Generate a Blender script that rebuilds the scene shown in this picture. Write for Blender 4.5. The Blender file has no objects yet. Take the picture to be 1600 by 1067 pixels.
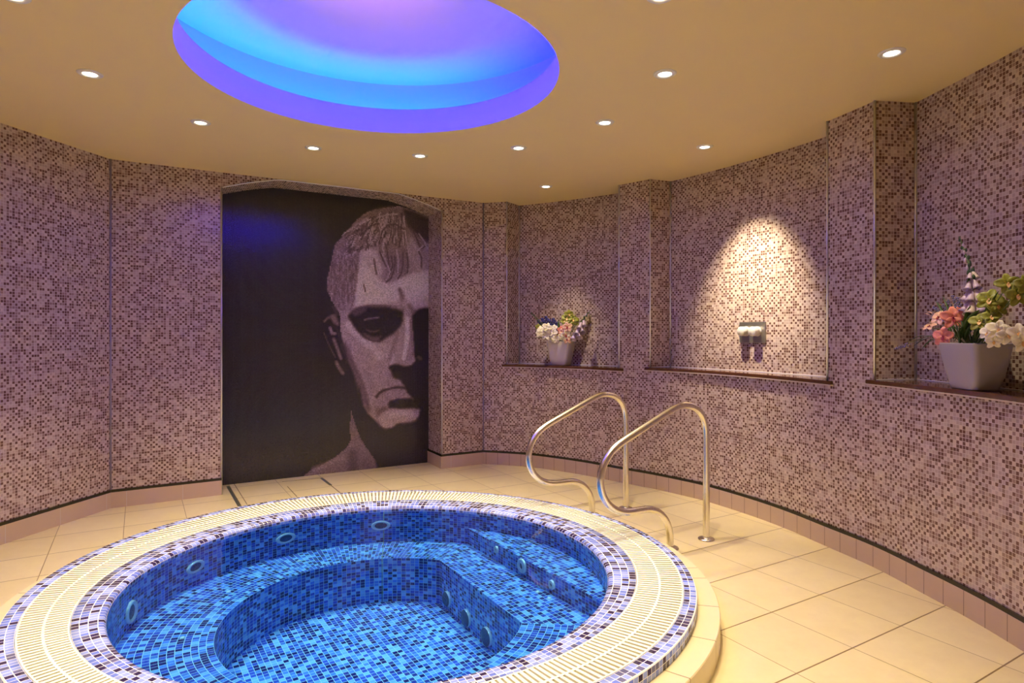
LED_S = 200.0
LED_KEYS = [(0, (.0, .0, .9)), (30, (.0, .0, 1.0)), (52, (0, .006, 1.0)), (80, (0, .038, 1.0)), (200, (0, .038, 1.0)), (235, (.03, .01, 1.0)), (300, (.03, .0, 1.0)), (360, (.0, .0, .9))]
WARM = (1, .835, .56)
P_RING, P_N1, P_N2, P_N3 = 108, 80, 250, 52
EXPO = 0.0
P_COVE_FILL = 50
ART=[('P',[(21,361),(655,473),(1163,261),(1163,-60),(21,-7)],0.1,79.8),
('P',[(1098,558),(1115,487),(1151,379),(1186,294),(1234,208),(1282,139),(1336,56),(1367,-66),(655,-18),(731,40),(847,84),(942,132),(1011,182),(1069,229),(1092,279),(1086,413)],0.46,4.56),
('P',[(1075,182),(1139,205),(1174,-3),(1075,-4)],0.33,17.1),
('P',[(1163,115),(1252,124),(1342,-22),(1192,-23)],0.42,17.1),
('S',[(775,47),(931,87),(1017,124)],51.3,0.52,17.1),
('P',[(1541,2451),(1404,2419),(1312,2392),(1252,2368),(1198,2334),(1151,2288),(1110,2238),(1051,2164),(1011,2114),(971,2071),(954,2047),(942,2000),(931,1942),(914,1867),(892,1768),(880,1711),(886,1626),(909,1581),(931,1536),(954,1485),(988,1439),(1000,1393),(1000,1301),(1011,1215),(1028,1122),(1063,1041),(1104,941),(1139,858),(1168,770),(1180,670),(1204,574),(1252,501),(1318,437),(1385,373),(1466,355),(1528,374),(1617,386),(1720,409),(1838,450),(1865,2385),(1688,2429)],0.6,4.56),
('P',[(1139,1768),(1198,1929),(1282,1857),(1379,1726),(1478,1718),(1560,1763),(1655,1804),(1759,1846),(1865,1851),(1865,1541),(1720,1519),(1630,1559),(1598,1668),(1553,1557),(1404,1512),(1252,1508),(1121,1488)],0.9,14.25),
('P',[(1655,1743),(1838,1763),(1838,1596),(1707,1586)],0.95,22.8),
('S',[(1560,1666),(1585,1582),(1591,1473)],39.9,0.45,14.25),
('S',[(1133,1465),(1252,1502),(1404,1506),(1516,1496)],34.2,0.48,11.4),
('P',[(1011,1457),(1075,1487),(1092,1371),(1139,1255),(1252,1167),(1355,1136),(1441,1195),(1528,1243),(1579,1303),(1617,1133),(1541,1013),(1441,944),(1441,866),(1453,775),(1379,707),(1318,662),(1270,547),(1210,598),(1174,787),(1115,964),(1046,1110),(1011,1255)],0.64,11.4),
('S',[(1080,1325),(1163,1243),(1234,1167),(1330,1107),(1367,1041)],74.1,0.8,19.95),
('S',[(1342,1136),(1441,1105),(1428,1040)],68.4,0.7,22.8),
('S',[(1034,1139),(1092,1011),(1151,875),(1180,757),(1198,639)],51.3,0.4,17.1),
('S',[(1234,902),(1294,782),(1282,694)],68.4,0.6,28.5),
('S',[(1163,858),(1210,750),(1234,637),(1258,548)],45.6,0.44,17.1),
('P',[(1069,1412),(1115,1453),(1174,1483),(1270,1497),(1416,1500),(1541,1478),(1598,1455),(1591,1376),(1560,1309),(1503,1255),(1422,1207),(1367,1172),(1294,1178),(1222,1208),(1163,1261),(1115,1325)],0.1,10.26),
('P',[(1092,1441),(1163,1477),(1252,1491),(1234,1455),(1139,1407)],0.34,11.4),
('S',[(1222,1373),(1258,1385),(1300,1391),(1355,1398)],14.82,0.5,6.84),
('S',[(1240,1284),(1276,1267),(1318,1267),(1355,1279)],13.68,0.34,9.12),
('P',[(1198,1267),(1258,1231),(1330,1219),(1391,1231),(1355,1178),(1282,1184),(1222,1220)],0.4,8.55),
('S',[(1270,1332),(1355,1320)],28.5,0.07,11.4),
('P',[(1681,1438),(1720,1470),(1785,1489),(1878,1504),(1878,-143),(1355,-82),(1318,100),(1210,257),(1163,367),(1115,527),(1139,672),(1174,764),(1198,622),(1246,519),(1330,436),(1404,372),(1478,360),(1541,403),(1668,412),(1746,444),(1766,510),(1733,555),(1707,612),(1630,695),(1604,757),(1560,813),(1497,834),(1478,889),(1447,931),(1478,961),(1541,959),(1591,940),(1681,943),(1713,985),(1707,1102),(1688,1286)],0.09,7.98),
('P',[(1379,1553),(1604,1498),(1694,1451),(1720,1500),(1878,1528),(1878,1659),(1720,1562)],0.74,28.5),
('S',[(1655,1511),(1694,1463)],45.6,0.5,17.1),
('P',[(1720,1451),(1785,1483),(1878,1491),(1878,1006),(1720,1010)],0.06,11.4),
('S',[(1617,1462),(1623,1377)],39.9,0.62,11.4),
('S',[(1636,1389),(1636,1285),(1630,1194),(1617,1103),(1598,1012)],39.9,0.9,11.4),
('S',[(1668,1377),(1681,1194),(1694,1035)],19.95,0.52,9.12),
('S',[(1566,1104),(1528,1002)],45.6,0.66,17.1),
('S',[(1491,1038),(1478,973)],34.2,0.74,11.4),
('S',[(1591,976),(1662,968),(1694,998)],34.2,0.62,11.4),
('S',[(1746,1021),(1766,1009)],28.5,0.32,11.4),
('S',[(1541,1255),(1491,1105),(1453,1003)],28.5,0.54,17.1),
('S',[(1336,662),(1361,696),(1404,718),(1472,739),(1541,742),(1604,733)],21.66,0.16,10.26),
('P',[(1404,742),(1441,836),(1491,822),(1553,795),(1598,757),(1516,755),(1441,734)],0.62,6.84),
('P',[(1342,620),(1385,647),(1428,669),(1472,691),(1528,694),(1585,673),(1604,654),(1566,638),(1484,642),(1453,620),(1428,579),(1385,570),(1342,596)],0.6,5.7),
('P',[(1466,625),(1541,627),(1655,633),(1772,608),(1766,529),(1655,535),(1541,542),(1459,547),(1447,584)],0.1,7.98),
('P',[(1330,543),(1428,573),(1441,524),(1342,483)],0.45,11.4),
('P',[(1355,470),(1404,515),(1478,534),(1591,521),(1694,509),(1753,474),(1726,421),(1655,395),(1541,409),(1497,376),(1422,358),(1361,399)],0.7,12.54),
('S',[(1478,486),(1591,491),(1668,474)],51.3,0.8,17.1),
('S',[(858,1357),(886,1386),(931,1410),(954,1416)],19.95,0.45,7.98),
('P',[(897,1398),(954,1421),(982,1382),(988,1313),(948,1324)],0.48,9.12),
('S',[(852,1261),(875,1204),(897,1152),(925,1095),(954,1037)],12.54,0.34,7.41),
('S',[(909,1301),(925,1249),(954,1249)],28.5,0.52,5.13),
('S',[(942,1198),(971,1123),(988,1071),(1005,1024)],31.35,0.5,9.12),
('S',[(965,991),(988,944),(1023,891)],34.2,0.5,8.55),
('S',[(965,1301),(1000,1197),(1034,1093),(1057,989)],28.5,0.16,12.54),
('S',[(937,1484),(971,1427)],34.2,0.22,8.55),
('P',[(1566,2453),(1404,2419),(1312,2392),(1252,2368),(1198,2334),(1151,2288),(1110,2238),(1051,2164),(1011,2114),(971,2071),(954,2047),(942,2000),(931,1942),(914,1867),(892,1768),(880,1711),(886,1626),(909,1581),(937,1530),(977,1462),(1046,1452),(1115,1499),(1145,1634),(1163,1810),(1180,1957),(1222,2031),(1342,2057),(1404,1971),(1441,1854),(1404,1733),(1478,1754),(1528,1828),(1579,1788),(1643,1815),(1655,1987),(1753,1901),(1785,1964),(1798,2088),(1865,2136),(1865,2385),(1688,2429)],0.52,6.84),
('P',[(1478,2444),(1342,2401),(1210,2323),(1092,2196),(1163,2214),(1342,2294),(1560,2314),(1604,2378)],0.5,17.1),
('P',[(1591,2432),(1688,2417),(1865,2360),(1865,2124),(1785,2168),(1707,2223),(1630,2277)],0.22,11.4),
('P',[(1180,2004),(1252,2033),(1330,2014),(1391,1851),(1379,1755),(1282,1816),(1234,1914),(1174,1811)],0.76,11.4),
('P',[(1655,2200),(1720,2113),(1785,2026),(1812,1873),(1733,1844),(1668,1914),(1643,2047)],0.66,11.4),
('S',[(1463,2179),(1451,2148),(1445,2100)],11.9,0.66,2.85),
('S',[(1315,2107),(1295,2090),(1285,2056)],13,0.3,2.85),
('S',[(1532,2295),(1528,2282),(1527,2252)],8.55,0.7,2.85),
('S',[(1218,2060),(1190,2045),(1175,2013)],7.93,0.3,2.85),
('S',[(1396,2349),(1387,2342),(1385,2318)],12.8,0.36,2.85),
('S',[(1582,2356),(1581,2341),(1581,2308)],8.99,0.36,2.85),
('S',[(1428,2332),(1414,2303),(1406,2256)],11.56,0.62,2.85),
('S',[(1260,2280),(1244,2274),(1238,2251)],7.29,0.42,2.85),
('S',[(1379,2222),(1363,2200),(1355,2162)],7.29,0.42,2.85),
('S',[(1323,2274),(1306,2260),(1298,2228)],11.66,0.3,2.85),
('S',[(1570,2147),(1568,2126),(1568,2088)],9.61,0.66,2.85),
('S',[(1263,2175),(1248,2171),(1244,2150)],7.16,0.36,2.85),
('S',[(1579,2369),(1578,2351),(1577,2315)],12.45,0.62,2.85),
('S',[(1257,2185),(1232,2168),(1218,2135)],7.58,0.7,2.85),
('S',[(1263,2249),(1243,2237),(1234,2209)],13.53,0.36,2.85),
('S',[(1392,2140),(1380,2126),(1375,2095)],13.16,0.66,2.85),
('S',[(1433,2305),(1420,2279),(1413,2236)],11.13,0.7,2.85),
('S',[(1602,2359),(1602,2347),(1602,2316)],13.59,0.66,2.85),
('S',[(1091,2009),(1062,2002),(1051,1979)],8.55,0.7,2.85),
('S',[(1103,1974),(1081,1972),(1075,1953)],10.22,0.36,2.85),
('S',[(1457,2138),(1447,2115),(1442,2074)],12.23,0.3,2.85),
('S',[(1266,2312),(1246,2300),(1238,2272)],7.81,0.66,2.85),
('S',[(1591,2280),(1590,2256),(1590,2213)],11.83,0.62,2.85),
('S',[(1317,2119),(1304,2112),(1300,2088)],12.46,0.66,2.85),
('S',[(1401,2252),(1389,2237),(1385,2206)],7.45,0.42,2.85),
('S',[(1359,2240),(1348,2233),(1344,2208)],12.28,0.42,2.85),
('S',[(1421,2185),(1410,2170),(1406,2137)],11.66,0.42,2.85),
('S',[(1210,2038),(1183,2024),(1168,1994)],13.39,0.42,2.85),
('S',[(1376,2374),(1361,2356),(1354,2321)],8.55,0.7,2.85),
('S',[(1223,2170),(1196,2156),(1183,2126)],9.28,0.42,2.85),
('S',[(1461,2170),(1452,2154),(1449,2120)],12.61,0.7,2.85),
('S',[(1262,2238),(1245,2231),(1240,2208)],13.54,0.36,2.85),
('S',[(1570,2272),(1567,2243),(1566,2195)],11.76,0.7,2.85),
('S',[(1395,2136),(1382,2118),(1376,2083)],13.25,0.42,2.85),
('S',[(1481,2222),(1472,2196),(1467,2152)],7.03,0.36,2.85),
('S',[(1399,2335),(1384,2312),(1376,2271)],8.07,0.7,2.85),
('S',[(1318,2295),(1305,2289),(1302,2266)],7.75,0.42,2.85),
('S',[(1324,2214),(1307,2201),(1300,2171)],9.24,0.7,2.85),
('S',[(1381,2316),(1364,2290),(1354,2247)],6.84,0.62,2.85),
('S',[(1525,2165),(1519,2138),(1516,2092)],10.58,0.3,2.85),
('S',[(1229,2228),(1206,2216),(1195,2188)],13.35,0.42,2.85),
('S',[(1504,2282),(1497,2252),(1493,2205)],11.23,0.42,2.85),
('S',[(1154,2152),(1127,2143),(1115,2118)],8.2,0.36,2.85),
('S',[(1255,2089),(1240,2085),(1236,2065)],7.58,0.66,2.85),
('S',[(1354,2284),(1335,2261),(1324,2220)],10.7,0.62,2.85),
('S',[(1190,2202),(1157,2185),(1138,2152)],9.44,0.36,2.85),
('S',[(1208,2036),(1183,2026),(1172,1999)],9.68,0.42,2.85),
('S',[(1232,2065),(1214,2060),(1209,2038)],7,0.7,2.85),
('S',[(1303,2271),(1281,2251),(1269,2215)],12.5,0.3,2.85),
('S',[(1365,2310),(1351,2294),(1344,2261)],7.09,0.62,2.85),
('S',[(1153,1995),(1129,1990),(1120,1967)],11,0.62,2.85),
('S',[(1529,2162),(1523,2129),(1520,2078)],6.95,0.36,2.85),
('S',[(1351,2281),(1337,2269),(1332,2240)],10.46,0.62,2.85),
('S',[(1430,2172),(1422,2161),(1419,2134)],6.86,0.66,2.85),
('S',[(1558,2162),(1555,2137),(1554,2094)],6.94,0.62,2.85),
('S',[(1434,2135),(1422,2113),(1416,2073)],12.71,0.62,2.85),
('S',[(1431,2196),(1417,2168),(1409,2123)],10.02,0.3,2.85),
('S',[(1076,1986),(1042,1976),(1026,1950)],11.28,0.62,2.85),
('S',[(1147,2122),(1118,2112),(1104,2086)],10.24,0.42,2.85),
('S',[(1294,2201),(1280,2196),(1276,2174)],11.85,0.42,2.85),
('S',[(1490,2216),(1485,2207),(1483,2180)],11.78,0.3,2.85),
('S',[(1441,2374),(1428,2346),(1421,2302)],8.34,0.7,2.85),
('S',[(1131,2002),(1093,1986),(1071,1954)],11.67,0.62,2.85),
('S',[(1392,2273),(1382,2262),(1378,2235)],11.1,0.3,2.85),
('S',[(1419,2189),(1409,2175),(1405,2144)],10.75,0.3,2.85),
('S',[(1537,2360),(1533,2339),(1531,2300)],8.99,0.66,2.85),
('S',[(1256,2151),(1229,2131),(1214,2095)],7.79,0.42,2.85),
('S',[(1403,2250),(1387,2223),(1378,2179)],10.64,0.66,2.85),
('S',[(1107,2151),(1070,2137),(1050,2107)],8.78,0.36,2.85),
('S',[(1529,2275),(1524,2255),(1523,2218)],7.74,0.3,2.85),
('S',[(1118,2050),(1095,2047),(1089,2027)],7.69,0.66,2.85),
('S',[(1275,2212),(1249,2191),(1234,2153)],7.58,0.66,2.85),
('S',[(1454,2374),(1446,2362),(1444,2333)],13.35,0.7,2.85),
('S',[(1467,2367),(1456,2337),(1450,2289)],10.2,0.36,2.85),
('S',[(1400,2290),(1389,2278),(1385,2248)],9.12,0.66,2.85),
('S',[(1492,2292),(1484,2265),(1480,2220)],9.29,0.42,2.85),
('S',[(1298,2123),(1279,2109),(1270,2078)],10.89,0.66,2.85),
('S',[(1167,2243),(1147,2241),(1142,2222)],8.11,0.36,2.85),
('S',[(1543,2269),(1539,2239),(1536,2191)],6.84,0.62,2.85),
('S',[(1568,2154),(1566,2134),(1565,2097)],10,0.36,2.85),
('S',[(1156,2155),(1130,2147),(1119,2124)],12.86,0.36,2.85),
('S',[(1131,2022),(1097,2009),(1079,1980)],11.44,0.3,2.85),
('S',[(1091,1962),(1062,1955),(1050,1931)],13.26,0.7,2.85),
('S',[(1310,2129),(1296,2122),(1291,2097)],12.21,0.42,2.85),
('S',[(1426,2193),(1417,2182),(1415,2154)],8.21,0.3,2.85),
('S',[(1417,2222),(1402,2194),(1393,2149)],11.67,0.7,2.85),
('S',[(1316,2280),(1296,2261),(1285,2224)],11.75,0.36,2.85),
('S',[(1164,2204),(1145,2201),(1139,2183)],11,0.7,2.85),
('S',[(1078,2171),(1040,2157),(1020,2128)],9.65,0.3,2.85),
('S',[(1514,2172),(1508,2148),(1505,2107)],13.27,0.7,2.85),
('S',[(1548,2267),(1544,2231),(1541,2178)],7.21,0.36,2.85),
('S',[(1332,2157),(1320,2150),(1316,2127)],12.54,0.62,2.85),
('S',[(1101,2197),(1061,2180),(1038,2148)],8.07,0.66,2.85),
('S',[(1171,2203),(1137,2187),(1117,2155)],12.25,0.3,2.85),
('S',[(1561,2239),(1557,2206),(1555,2154)],8.31,0.3,2.85),
('S',[(1258,2213),(1233,2195),(1220,2162)],10.41,0.36,2.85),
('S',[(1556,2316),(1553,2294),(1552,2254)],12.49,0.36,2.85),
('S',[(1145,2119),(1112,2106),(1094,2076)],8.64,0.62,2.85),
('S',[(1141,2218),(1117,2213),(1108,2191)],7.42,0.62,2.85),
('S',[(1422,2312),(1411,2294),(1405,2258)],8.54,0.7,2.85),
('S',[(1221,2202),(1203,2197),(1198,2176)],9.72,0.42,2.85),
('S',[(1478,2390),(1471,2375),(1468,2342)],13.27,0.36,2.85),
('S',[(1303,2134),(1282,2117),(1272,2084)],13.37,0.7,2.85),
('S',[(1295,2315),(1272,2295),(1260,2259)],10.68,0.42,2.85),
('S',[(1161,2188),(1131,2176),(1115,2148)],8.79,0.3,2.85),
('S',[(1461,2381),(1454,2370),(1452,2342)],13.47,0.42,2.85),
('S',[(1207,2043),(1189,2040),(1185,2021)],10.45,0.36,2.85),
('S',[(1244,2310),(1221,2297),(1209,2267)],12.5,0.7,2.85),
('S',[(1212,2136),(1186,2123),(1172,2094)],7.83,0.62,2.85),
('S',[(1135,2153),(1099,2138),(1078,2107)],9.99,0.62,2.85),
('S',[(1099,2034),(1075,2030),(1067,2010)],10.08,0.62,2.85),
('S',[(1127,2020),(1099,2012),(1087,1988)],7.2,0.3,2.85),
('S',[(1374,2250),(1356,2225),(1346,2183)],9.53,0.36,2.85),
('S',[(1506,2313),(1500,2291),(1497,2251)],12.07,0.36,2.85),
('S',[(1499,2177),(1492,2151),(1488,2108)],13.05,0.3,2.85),
('S',[(1281,2298),(1257,2279),(1243,2243)],10.19,0.3,2.85),
('S',[(1279,2138),(1261,2129),(1255,2103)],13.14,0.42,2.85),
('S',[(1318,2215),(1304,2208),(1300,2184)],8.2,0.7,2.85),
('S',[(1340,2211),(1326,2201),(1322,2175)],9.5,0.42,2.85),
('S',[(1392,2246),(1379,2229),(1372,2194)],10.57,0.7,2.85),
('S',[(1594,2184),(1594,2147),(1593,2091)],11.58,0.7,2.85),
('S',[(1149,2139),(1113,2123),(1093,2092)],6.98,0.66,2.85),
('S',[(1221,2292),(1194,2276),(1179,2244)],11.02,0.7,2.85),
('S',[(1587,2397),(1585,2360),(1585,2305)],8.44,0.3,2.85),
('S',[(1424,2133),(1410,2106),(1402,2061)],11.54,0.7,2.85),
('S',[(1366,2247),(1355,2239),(1352,2214)],7.67,0.42,2.85),
('S',[(1357,2268),(1346,2262),(1343,2239)],9.51,0.36,2.85),
('S',[(1348,2313),(1331,2294),(1321,2257)],9.04,0.42,2.85),
('S',[(1434,2240),(1422,2216),(1415,2175)],9.4,0.3,2.85),
('S',[(1231,2236),(1206,2223),(1194,2193)],12.98,0.36,2.85),
('S',[(1287,2291),(1266,2274),(1255,2241)],10.74,0.7,2.85),
('S',[(1537,2203),(1533,2182),(1531,2143)],9.75,0.66,2.85),
('S',[(1200,2176),(1181,2172),(1176,2152)],12.92,0.42,2.85),
('S',[(1090,2168),(1057,2157),(1041,2131)],10.97,0.36,2.85),
('S',[(1242,2286),(1216,2269),(1201,2236)],9.1,0.3,2.85),
('S',[(1325,2140),(1303,2116),(1290,2075)],9.02,0.62,2.85),
('S',[(1564,2338),(1561,2308),(1559,2261)],12.59,0.62,2.85),
('S',[(1075,2013),(1051,2009),(1043,1989)],9.14,0.42,2.85),
('S',[(1128,2035),(1094,2022),(1077,1994)],12.42,0.36,2.85),
('S',[(1562,2144),(1559,2117),(1558,2071)],13.44,0.3,2.85),
('S',[(1502,2341),(1496,2324),(1494,2289)],8.02,0.7,2.85),
('S',[(1475,2325),(1465,2294),(1459,2245)],10.03,0.3,2.85),
('S',[(1385,2281),(1370,2260),(1362,2222)],10.23,0.42,2.85),
('S',[(1111,2021),(1077,2009),(1059,1980)],8.86,0.3,2.85),
('S',[(1604,2202),(1604,2185),(1604,2150)],9.19,0.36,2.85),
('S',[(1333,2179),(1313,2158),(1302,2120)],10.78,0.42,2.85),
('S',[(1573,2383),(1571,2360),(1570,2320)],8.35,0.36,2.85),
('S',[(1451,2349),(1438,2318),(1431,2270)],10.62,0.62,2.85),
('S',[(1355,2269),(1335,2244),(1324,2202)],7.47,0.42,2.85),
('S',[(1117,2011),(1094,2007),(1086,1987)],12.38,0.3,2.85),
('S',[(1311,2251),(1293,2236),(1284,2205)],7.2,0.36,2.85),
('S',[(1496,2389),(1489,2367),(1486,2327)],13.38,0.66,2.85),
('S',[(1433,2252),(1425,2244),(1423,2217)],9.53,0.66,2.85),
('S',[(1383,2142),(1368,2122),(1360,2085)],11.19,0.3,2.85),
('S',[(1292,2153),(1269,2134),(1256,2098)],12.47,0.62,2.85),
('S',[(1269,2069),(1245,2052),(1232,2018)],12.94,0.36,2.85),
('S',[(1172,2049),(1152,2046),(1147,2027)],9.37,0.62,2.85),
('S',[(1213,2172),(1192,2165),(1184,2141)],11.4,0.3,2.85),
('S',[(1472,2369),(1462,2344),(1457,2302)],7.09,0.62,2.85),
('S',[(1175,2261),(1143,2247),(1125,2217)],13.41,0.66,2.85),
('S',[(1316,2333),(1300,2321),(1293,2292)],11.07,0.3,2.85),
('S',[(1296,2274),(1274,2255),(1262,2220)],9.39,0.36,2.85),
('S',[(1343,2111),(1325,2091),(1315,2054)],7.46,0.3,2.85),
('S',[(1280,2256),(1255,2235),(1241,2198)],10.59,0.62,2.85),
('S',[(1198,2136),(1176,2130),(1168,2107)],10.57,0.7,2.85),
('S',[(1196,2110),(1178,2107),(1173,2087)],6.94,0.36,2.85),
('S',[(1336,2203),(1316,2182),(1305,2143)],7.22,0.66,2.85),
('S',[(1436,2153),(1424,2128),(1417,2085)],10.66,0.62,2.85),
('S',[(1416,2141),(1405,2126),(1400,2093)],10.47,0.7,2.85),
('S',[(1383,2277),(1371,2262),(1365,2230)],12.63,0.66,2.85),
('S',[(1114,2103),(1079,2090),(1061,2061)],10.46,0.62,2.85),
('S',[(1340,2151),(1325,2138),(1319,2108)],9.64,0.62,2.85),
('S',[(1330,2212),(1316,2203),(1311,2176)],9.94,0.3,2.85),
('S',[(1134,2007),(1107,2000),(1096,1976)],9.17,0.42,2.85),
('S',[(1148,2213),(1124,2208),(1115,2186)],7.01,0.42,2.85),
('S',[(1402,2318),(1391,2306),(1387,2276)],12.84,0.62,2.85),
('S',[(1514,2236),(1508,2213),(1505,2171)],13.01,0.42,2.85),
('S',[(1080,2177),(1041,2163),(1020,2132)],10.22,0.7,2.85),
('S',[(1381,2347),(1365,2325),(1356,2286)],11.02,0.66,2.85),
('S',[(1353,2187),(1335,2167),(1325,2130)],11.76,0.66,2.85),
('S',[(1109,2095),(1075,2084),(1058,2056)],12.94,0.7,2.85),
('S',[(1580,2219),(1579,2201),(1578,2165)],9.61,0.42,2.85),
('S',[(1228,2303),(1201,2287),(1186,2255)],10.37,0.62,2.85),
('S',[(1154,2194),(1130,2188),(1121,2166)],13.32,0.36,2.85),
('S',[(1151,1992),(1121,1982),(1105,1954)],9.83,0.66,2.85),
('S',[(1164,2222),(1137,2213),(1124,2187)],11.54,0.62,2.85),
('S',[(1251,2314),(1230,2302),(1221,2275)],10.69,0.66,2.85),
('S',[(1549,2250),(1545,2222),(1543,2176)],9.71,0.42,2.85),
('S',[(1225,2273),(1205,2266),(1198,2242)],9.29,0.66,2.85),
('S',[(1402,2215),(1386,2187),(1376,2142)],7.64,0.3,2.85),
('S',[(1127,2066),(1091,2052),(1072,2022)],10.82,0.3,2.85),
('S',[(1356,2325),(1342,2312),(1336,2283)],12.08,0.3,2.85),
('S',[(1244,2288),(1227,2284),(1223,2263)],11.74,0.62,2.85),
('S',[(1285,2320),(1270,2315),(1266,2292)],7.11,0.3,2.85),
('S',[(1547,2262),(1544,2250),(1543,2219)],9.69,0.36,2.85),
('S',[(1571,2255),(1568,2227),(1567,2180)],11.5,0.42,2.85),
('S',[(1574,2276),(1573,2262),(1572,2231)],12.1,0.3,2.85),
('S',[(1123,2057),(1090,2046),(1074,2018)],9.44,0.3,2.85),
('S',[(1360,2117),(1346,2103),(1339,2071)],8.27,0.66,2.85),
('S',[(1143,2073),(1120,2068),(1112,2047)],8.15,0.7,2.85),
('S',[(1146,2230),(1110,2214),(1089,2182)],10.03,0.62,2.85),
('S',[(1493,2224),(1487,2209),(1485,2176)],7.98,0.7,2.85),
('S',[(1318,2156),(1299,2140),(1289,2106)],7.76,0.36,2.85),
('S',[(1577,2195),(1575,2172),(1574,2131)],8.44,0.36,2.85),
('S',[(1120,2108),(1088,2098),(1072,2070)],12.7,0.36,2.85),
('S',[(1324,2279),(1302,2257),(1290,2217)],11.13,0.7,2.85),
('S',[(1451,2356),(1440,2329),(1434,2286)],9.14,0.66,2.85),
('S',[(1517,2162),(1512,2139),(1509,2099)],10.97,0.66,2.85),
('S',[(1536,2361),(1532,2340),(1530,2301)],9.68,0.36,2.85),
('S',[(1174,2020),(1155,2018),(1150,1999)],10.17,0.36,2.85),
('S',[(985,1595),(989,1544)],11.61,0.57,5.13),
('S',[(992,1657),(992,1592)],10.34,0.4,5.13),
('S',[(950,1777),(939,1707)],11.24,0.48,5.13),
('S',[(924,1755),(923,1720)],7.99,0.45,5.13),
('S',[(1110,1917),(1118,1854)],9.03,0.45,5.13),
('S',[(1062,1563),(1055,1521)],7.22,0.6,5.13),
('S',[(999,1734),(993,1700)],10.02,0.6,5.13),
('S',[(1088,1809),(1092,1777)],8.32,0.4,5.13),
('S',[(917,1637),(909,1585)],9.34,0.57,5.13),
('S',[(1023,1766),(1012,1696)],11.21,0.6,5.13),
('S',[(1020,1716),(1023,1641)],11.69,0.45,5.13),
('S',[(919,1577),(930,1538)],7.22,0.48,5.13),
('S',[(960,1757),(969,1720)],9.09,0.4,5.13),
('S',[(1012,1880),(1017,1831)],7.79,0.4,5.13),
('S',[(1120,1684),(1113,1633)],9.41,0.57,5.13),
('S',[(1136,1900),(1136,1860)],10.76,0.48,5.13),
('S',[(1089,1589),(1099,1519)],9.21,0.6,5.13),
('S',[(1117,1671),(1116,1632)],8.71,0.48,5.13),
('S',[(1078,1591),(1068,1518)],12.37,0.45,5.13),
('S',[(997,1984),(1000,1937)],7.66,0.48,5.13),
('S',[(955,1752),(960,1674)],11.07,0.6,5.13),
('S',[(1021,1609),(1030,1542)],11.89,0.57,5.13),
('S',[(927,1721),(933,1668)],11.42,0.57,5.13),
('S',[(1118,1870),(1129,1820)],9.08,0.6,5.13),
('S',[(1015,1611),(1008,1567)],11.49,0.4,5.13),
('S',[(1092,1789),(1083,1725)],8.63,0.4,5.13),
('S',[(1082,1828),(1077,1754)],11.28,0.48,5.13),
('S',[(1058,1635),(1068,1560)],11.2,0.4,5.13),
('S',[(923,1766),(923,1715)],7.7,0.48,5.13),
('S',[(1055,1742),(1066,1686)],11.86,0.4,5.13),
('S',[(1049,1999),(1046,1948)],7.75,0.57,5.13),
('S',[(934,1854),(927,1790)],9.47,0.4,5.13),
('S',[(1105,1783),(1094,1703)],10.83,0.4,5.13),
('S',[(1050,1578),(1046,1525)],11.91,0.6,5.13),
('S',[(993,1773),(1001,1715)],9.41,0.45,5.13),
('S',[(1055,1828),(1053,1792)],9.34,0.4,5.13),
('S',[(984,1845),(986,1785)],7.84,0.57,5.13),
('S',[(947,1873),(948,1814)],10.83,0.4,5.13),
('S',[(1058,1890),(1061,1860)],9.44,0.45,5.13),
('S',[(1073,1765),(1085,1707)],9.09,0.57,5.13),
('S',[(1056,1600),(1048,1546)],8.66,0.6,5.13),
('S',[(934,1805),(929,1729)],8.78,0.4,5.13),
('S',[(1003,1593),(1014,1558)],11.1,0.6,5.13),
('S',[(1019,1891),(1011,1841)],12.15,0.57,5.13),
('S',[(986,1932),(978,1856)],9.78,0.4,5.13),
('S',[(979,2013),(987,1951)],8.23,0.57,5.13),
('S',[(1116,1695),(1104,1659)],10,0.4,5.13),
('S',[(991,1719),(984,1641)],7.1,0.57,5.13),
('S',[(922,1785),(915,1709)],12.5,0.48,5.13),
('S',[(1095,1925),(1094,1894)],7.54,0.45,5.13),
('S',[(939,1675),(930,1600)],10.46,0.6,5.13),
('S',[(1126,1608),(1133,1566)],7.8,0.48,5.13),
('S',[(984,1831),(978,1752)],11.62,0.48,5.13),
('S',[(1021,1915),(1011,1847)],11.15,0.6,5.13),
('S',[(964,1690),(955,1636)],10.76,0.4,5.13),
('S',[(1019,1972),(1009,1930)],8.94,0.6,5.13),
('S',[(1025,1604),(1031,1545)],8.68,0.57,5.13),
('S',[(995,1895),(988,1822)],10.17,0.57,5.13),
('S',[(1048,1919),(1036,1873)],8.14,0.45,5.13),
('S',[(1001,1701),(995,1629)],7.63,0.45,5.13),
('S',[(941,1727),(946,1660)],9.62,0.57,5.13),
('S',[(1058,1681),(1048,1642)],9.49,0.6,5.13),
('S',[(1063,1688),(1066,1630)],12.23,0.4,5.13),
('S',[(983,1745),(985,1682)],8.62,0.48,5.13),
('S',[(1107,1599),(1109,1553)],7.95,0.6,5.13),
('S',[(1042,1935),(1033,1858)],6.96,0.57,5.13),
('S',[(955,1751),(948,1685)],8.42,0.48,5.13),
('S',[(932,1849),(937,1788)],6.96,0.45,5.13),
('S',[(1132,1624),(1129,1552)],7.22,0.57,5.13),
('S',[(1025,1958),(1029,1892)],9.56,0.6,5.13),
('S',[(1005,1726),(998,1657)],8.31,0.6,5.13),
('S',[(1071,1848),(1074,1787)],10.66,0.57,5.13),
('S',[(1076,1672),(1081,1631)],10.34,0.6,5.13),
('S',[(1065,1891),(1077,1841)],9.57,0.45,5.13),
('S',[(1090,1797),(1100,1745)],10.07,0.45,5.13),
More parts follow.
